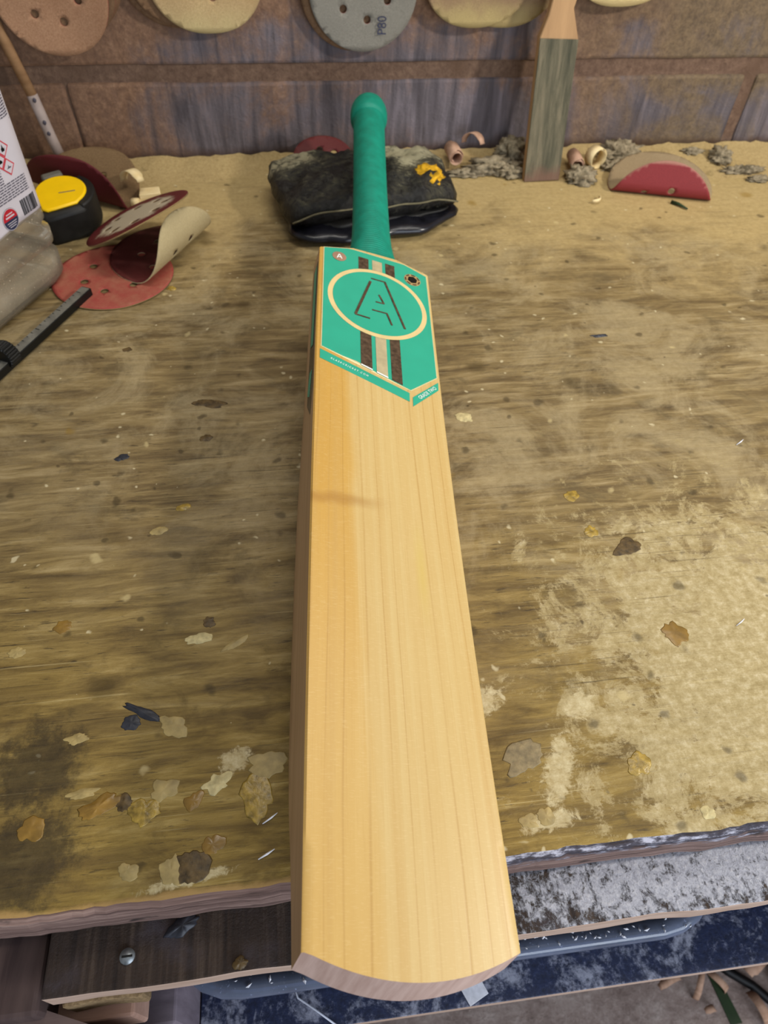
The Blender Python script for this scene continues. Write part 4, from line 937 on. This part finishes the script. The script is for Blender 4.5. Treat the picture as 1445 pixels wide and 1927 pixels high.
# ------------------------------------------------------------------ sanding paddle leaning on the wall
pB = on_z(1017, 341, 0.0); slope = 0.155
pn = Vector((0, -1, slope)).normalized()      # faces the viewer
pts = {k: on_plane(*q, pB, pn) for k, q in dict(bl=(985, 343), br=(1050, 339), tl=(1016, 70), tr=(1088, 72), hl=(1040, 0), hr=(1086, 0)).items()}
ux = Vector((1, 0, 0)); uy = Vector((0, slope, 1)).normalized()
def l2(p): q = p - pB; return (q.dot(ux), q.dot(uy))
PM = Matrix(((1, 0, 0, pB.x), (0, uy.y, pn.y, pB.y), (0, uy.z, pn.z, pB.z), (0, 0, 0, 1)))
pad = empty('sanding_paddle', mat=PM); tag(pad, 'wooden sanding paddle with worn grey abrasive face leaning on the wall', 'paddle')
bl2, br2, tl2, tr2, hl2, hr2 = (l2(pts[k]) for k in ('bl', 'br', 'tl', 'tr', 'hl', 'hr'))
hx = (hl2[0] + hr2[0]) / 2
prism('board', [bl2, br2, (tr2[0], tr2[1]), (hr2[0] - .002, tr2[1] + .030), (hr2[0], hr2[1]), (hr2[0] + .004, hr2[1] + .10), (hx, hr2[1] + .118), (hl2[0] - .002, hr2[1] + .10), (hl2[0], hr2[1]), (tl2[0] + (hl2[0] - tl2[0]) * .75, tl2[1] + .022), (tl2[0], tl2[1])], -.012, 0, M['paddle_wood'], pad, .0015, 2)
prism('abrasive_strip', [(bl2[0], bl2[1] + .001), (br2[0], br2[1] + .001), (tr2[0], tr2[1] - .001), (tl2[0], tl2[1] - .001)], 0, .0022, M['paddle'], pad, .0004, 1)

# ------------------------------------------------------------------ wood shavings, fluff and scraps on the bench
def curl_strip(name, loc, r0, r1, turns, width, m, rz, tilt, label, group=None, th=.0008, tail=0.0, cat='wood shaving'):
    n = max(12, int(turns * 22)); pts = []
    for i in range(n + 1):
        t = i / n; a = t * turns * 2 * pi; r = r0 + (r1 - r0) * t; pts.append((r * cos(a), r * sin(a)))
    v, f = [], []
    for k, (x, y) in enumerate(pts):
        nx, ny = x, y; l = sqrt(nx * nx + ny * ny); nx /= l; ny /= l; w = width * (1 if 0.15 < k / n < 0.9 else 0.75)
        for (s, e) in ((-.5, 0), (.5, 0), (.5, th), (-.5, th)): v.append((x + nx * e, s * w + tail * k / n, y + ny * e))
    for k in range(n):
        for q in range(4): a = 4 * k + q; b = 4 * k + (q + 1) % 4; f.append((a, b, b + 4, a + 4))
    f.append((3, 2, 1, 0)); e = 4 * n; f.append((e, e + 1, e + 2, e + 3))
    o = mesh(name, v, f, M[m]); o.matrix_world = Matrix.Translation(loc) @ Matrix.Rotation(rz, 4, 'Z') @ Matrix.Rotation(tilt, 4, 'X')
    if label: tag(o, label, cat, group)
    return o
SG = 'wood shavings on the bench'
p = on_z(252, 380, 0); curl_strip('wood_shaving', (p.x + .004, p.y + .006, .019), .018, .016, .42, .014, 'shav', 2.4, 0.1, 'pale wood shaving curling upright behind the curled cream disc', SG)
p = on_z(285, 384, 0); o = prism('wood_chip', [(-.013, -.008), (.013, -.006), (.012, .012), (-.012, .011)], 0, .013, M['shav'], None, .001); o.matrix_world = Matrix.Translation((p.x, p.y + .006, .0005)) @ Matrix.Rotation(.1, 4, 'Z'); tag(o, 'square pale wood chip beside the upright pale shaving', 'wood chip')
p = on_z(258, 388, 0); curl_strip('wood_shaving', (p.x, p.y - .002, .0055), .005, .003, 1.6, .010, 'shav', 1.4, 0, 'tiny tight pale shaving at the foot of the square wood chip', SG)
p = on_z(852, 305, .008); curl_strip('wood_shaving', (p.x, p.y, .020), .010, .006, 1.7, .034, 'shav_p', 0.05, 0.0, 'brownish rolled shaving against the wall right of the pouch', SG)
p = on_z(884, 285, .02); curl_strip('wood_shaving', (p.x, p.y - .003, .030), .012, .018, .45, .014, 'shav_p', 2.3, .15, 'small upright brownish shaving beside the rolled one', SG)
p = on_z(1078, 312, .008); curl_strip('wood_shaving', (p.x, p.y - .004, .017), .009, .006, 1.5, .036, 'shav_p', -.1, 0, 'brownish rolled shaving just right of the sanding paddle', SG)
p = on_z(1115, 304, .01); curl_strip('wood_shaving', (p.x + .002, p.y - .002, .017), .0135, .011, 1.25, .016, 'shav', .35, 0, 'cream rolled shaving ring right of the sanding paddle', SG)
p = on_z(1112, 378, 0); curl_strip('wood_shaving', (p.x, p.y, .003), .012, .009, .35, .004, 'shav', .4, 1.4, 'thin pale hooked shaving lying before the folded red disc', SG)
def clump(px, py, r, sq, label, seed, z=.0, m='fluff'):
    p = on_z(px, py, z); o = blob('dust_clump', (p.x, min(p.y, WY - r * 0.7 * sq[1]), z + r * .45 * sq[2]), r, M[m], None, 4, 0.62, 3.2, sq, seed, 0.0005); tag(o, label, 'dust clump', 'fluffy dust clumps along the wall')
clump(962, 300, .020, (1, .8, .95), 'rounded grey brown dust clump left of the sanding paddle', 1, .006); clump(925, 318, .020, (1.7, .8, .5), 'long pale dust clump between the pouch and the paddle', 2, .003); clump(958, 330, .017, (1.1, .7, .6), 'ragged dust clump at the left foot of the paddle', 3); clump(880, 330, .016, (1.8, .5, .35), 'low pale dust clump next to the yellow foam', 4)
clump(1090, 340, .018, (1.1, .9, .7), 'pale dust clump at the right foot of the paddle', 5); clump(1160, 300, .020, (1.3, .8, .8), 'dark brown dust clump left of the folded red disc', 6, .005); clump(1150, 322, .013, (1.2, .8, .7), 'grey dust clump in front of the dark brown one', 7); clump(1352, 302, .014, (1, 1, .8), 'dark grey dust clump behind the folded red disc', 8, .004); clump(1395, 325, .012, (2.4, .6, .5), 'long dark dust roll at the right edge of the bench', 9)
clump(1425, 340, .009, (1.6, .8, .5), 'small dark dust clump nearest the right edge', 10); clump(1300, 290, .010, (1.4, .7, .6), 'small dust clump at the wall above the folded red disc', 11, .006)
p = on_z(1275, 388, 0); tube('twig', [(p.x - .006, p.y + .008, .002), (p.x, p.y, .003), (p.x + .008, p.y - .012, .002)], [.0025, .002, .001], M['leaf'], None, 8); tag(bpy.data.objects['twig'], 'dark green scrap lying in front of the folded red disc', 'scrap')

# ------------------------------------------------------------------ plastic tub on the lower shelf
tub = empty('storage_tub', (0.07, 0.22, -0.30)); tub.matrix_world = Matrix.Translation((0.0870, 0.2255, -0.2995)); tag(tub, 'clear bluish plastic storage tub with lid on the lower shelf', 'tub')
loft('body', [(0, -.016, .05), (.004, -.012, .052), (.080, -.007, .058), (.092, -.006, .058)], M['tub'], tub, 0.2290, .150)
ld = loft('lid', [(.090, -.004, .060), (.092, 0, .062), (.100, 0, .062), (.1035, -.003, .060), (.1035, -.012, .052), (.1010, -.014, .050), (.1005, -.020, .045)], M['tub'], tub, 0.2290, .150, (False, True))
fk, ff = [], []; rr = random.Random(5)
for k in range(150):
    x = rr.gauss(.12, .055) if k < 105 else rr.uniform(-.18, .19); y = rr.uniform(-.146, -.07) if k % 3 else -.146 + abs(rr.gauss(0, .012))
    if abs(x) > .19: continue
    s = rr.uniform(.0008, .0028); a = rr.uniform(0, 3.1); b = len(fk); z = .1025 if abs(y) < .13 else .1045
    q = [(s, 0), (s * .2, s * .5), (-s, s * .2), (-s * .3, -s * .4)]
    for (i, j) in q: fk.append((x + i * cos(a) - j * sin(a), y + i * sin(a) + j * cos(a), z))
    fk.append((x, y, z + s * .7))
    for t in range(4): ff.append((b + t, b + (t + 1) % 4, b + 4))
o = mesh('wood_flakes', fk, ff, M['flake'], tub, False); o['kind'] = 'stuff'
p = on_z(885, 1862, -.300); prism('label_scrap', [(-.010, -.013), (.009, -.015), (.012, .012), (-.008, .015)], 0, .0008, M['flake'], None, .0002, 1).matrix_world = Matrix.Translation((p.x, p.y + .004, -.2995)) @ Matrix.Rotation(.5, 4, 'Z')
tag(bpy.data.objects['label_scrap'], 'white torn scrap on the navy lower shelf under the bat toe', 'scrap')
pa, pb2 = on_z(552, 1880, -.299), on_z(640, 1935, -.299); tube('string', [pa + Vector((0, .012, .001)), pa + Vector((.004, 0, .001)), pa.lerp(pb2, .5) + Vector((0, .002, .001)), pb2 + Vector((0, 0, .001))], .0008, M['string'], None, 8)
tag(bpy.data.objects['string'], 'thin white string on the navy lower shelf', 'string')

# ------------------------------------------------------------------ things on the floor
FG = 'wood shavings on the floor'
for i, (px, py, r, t, w, rz, lab) in enumerate(((1255, 1852, .024, .4, .012, .3, 'flat pale shaving on the floor at the shelf edge'), (1315, 1850, .026, .6, .009, 1.0, 'hooked pale shaving on the floor'), (1350, 1845, .020, .7, .010, 2.2, 'curled pinkish shaving on the floor by the cable'), (1405, 1832, .034, .3, .022, .5, 'broad pale shaving on the floor above the cable'), (1330, 1905, .016, .3, .010, .2, 'small pinkish shaving on the bare floor'), (1430, 1900, .024, .5, .013, 1.8, 'curled shaving on the floor right of the cable'))):
    p = on_z(px, py, -.84); curl_strip('wood_shaving', (p.x, p.y, -.85 + r * .2), r, r * .8, t, w, 'shav_p', rz, pi / 2 * .1, lab, FG).rotation_euler.rotate_axis('X', -pi / 2 * .2)
a, b = on_z(1370, 1828, -.842), on_z(1470, 1900, -.842); tube('cable', [a + (a - b) * .4, a, a.lerp(b, .5) + Vector((0, .006, 0)), b, b + (b - a)], .007, M['cable'], None, 12); tag(bpy.data.objects['cable'], 'black cable on the floor at the lower right', 'cable')
p = on_z(1365, 1880, -.845); prism('leaf_scrap', [(-.012, -.03), (.006, -.034), (.010, .02), (-.004, .036)], 0, .002, M['leaf'], None, .0004, 1).matrix_world = Matrix.Translation((p.x, p.y, -.8495)) @ Matrix.Rotation(.25, 4, 'Z'); tag(bpy.data.objects['leaf_scrap'], 'dark green leaf scrap on the floor beside the cable', 'leaf')
p = on_z(1443, 1840, -.845); ob = empty('woven_sack', (p.x + .05, p.y, -.85)); tag(ob, 'orange woven sack edge at the lower right corner of the floor', 'sack')
sk = blob('sack_body', (0, 0, .03), .06, M['orange'], ob, 3, .15, 1.5, (.75, 1.3, .6), 4, -.0)
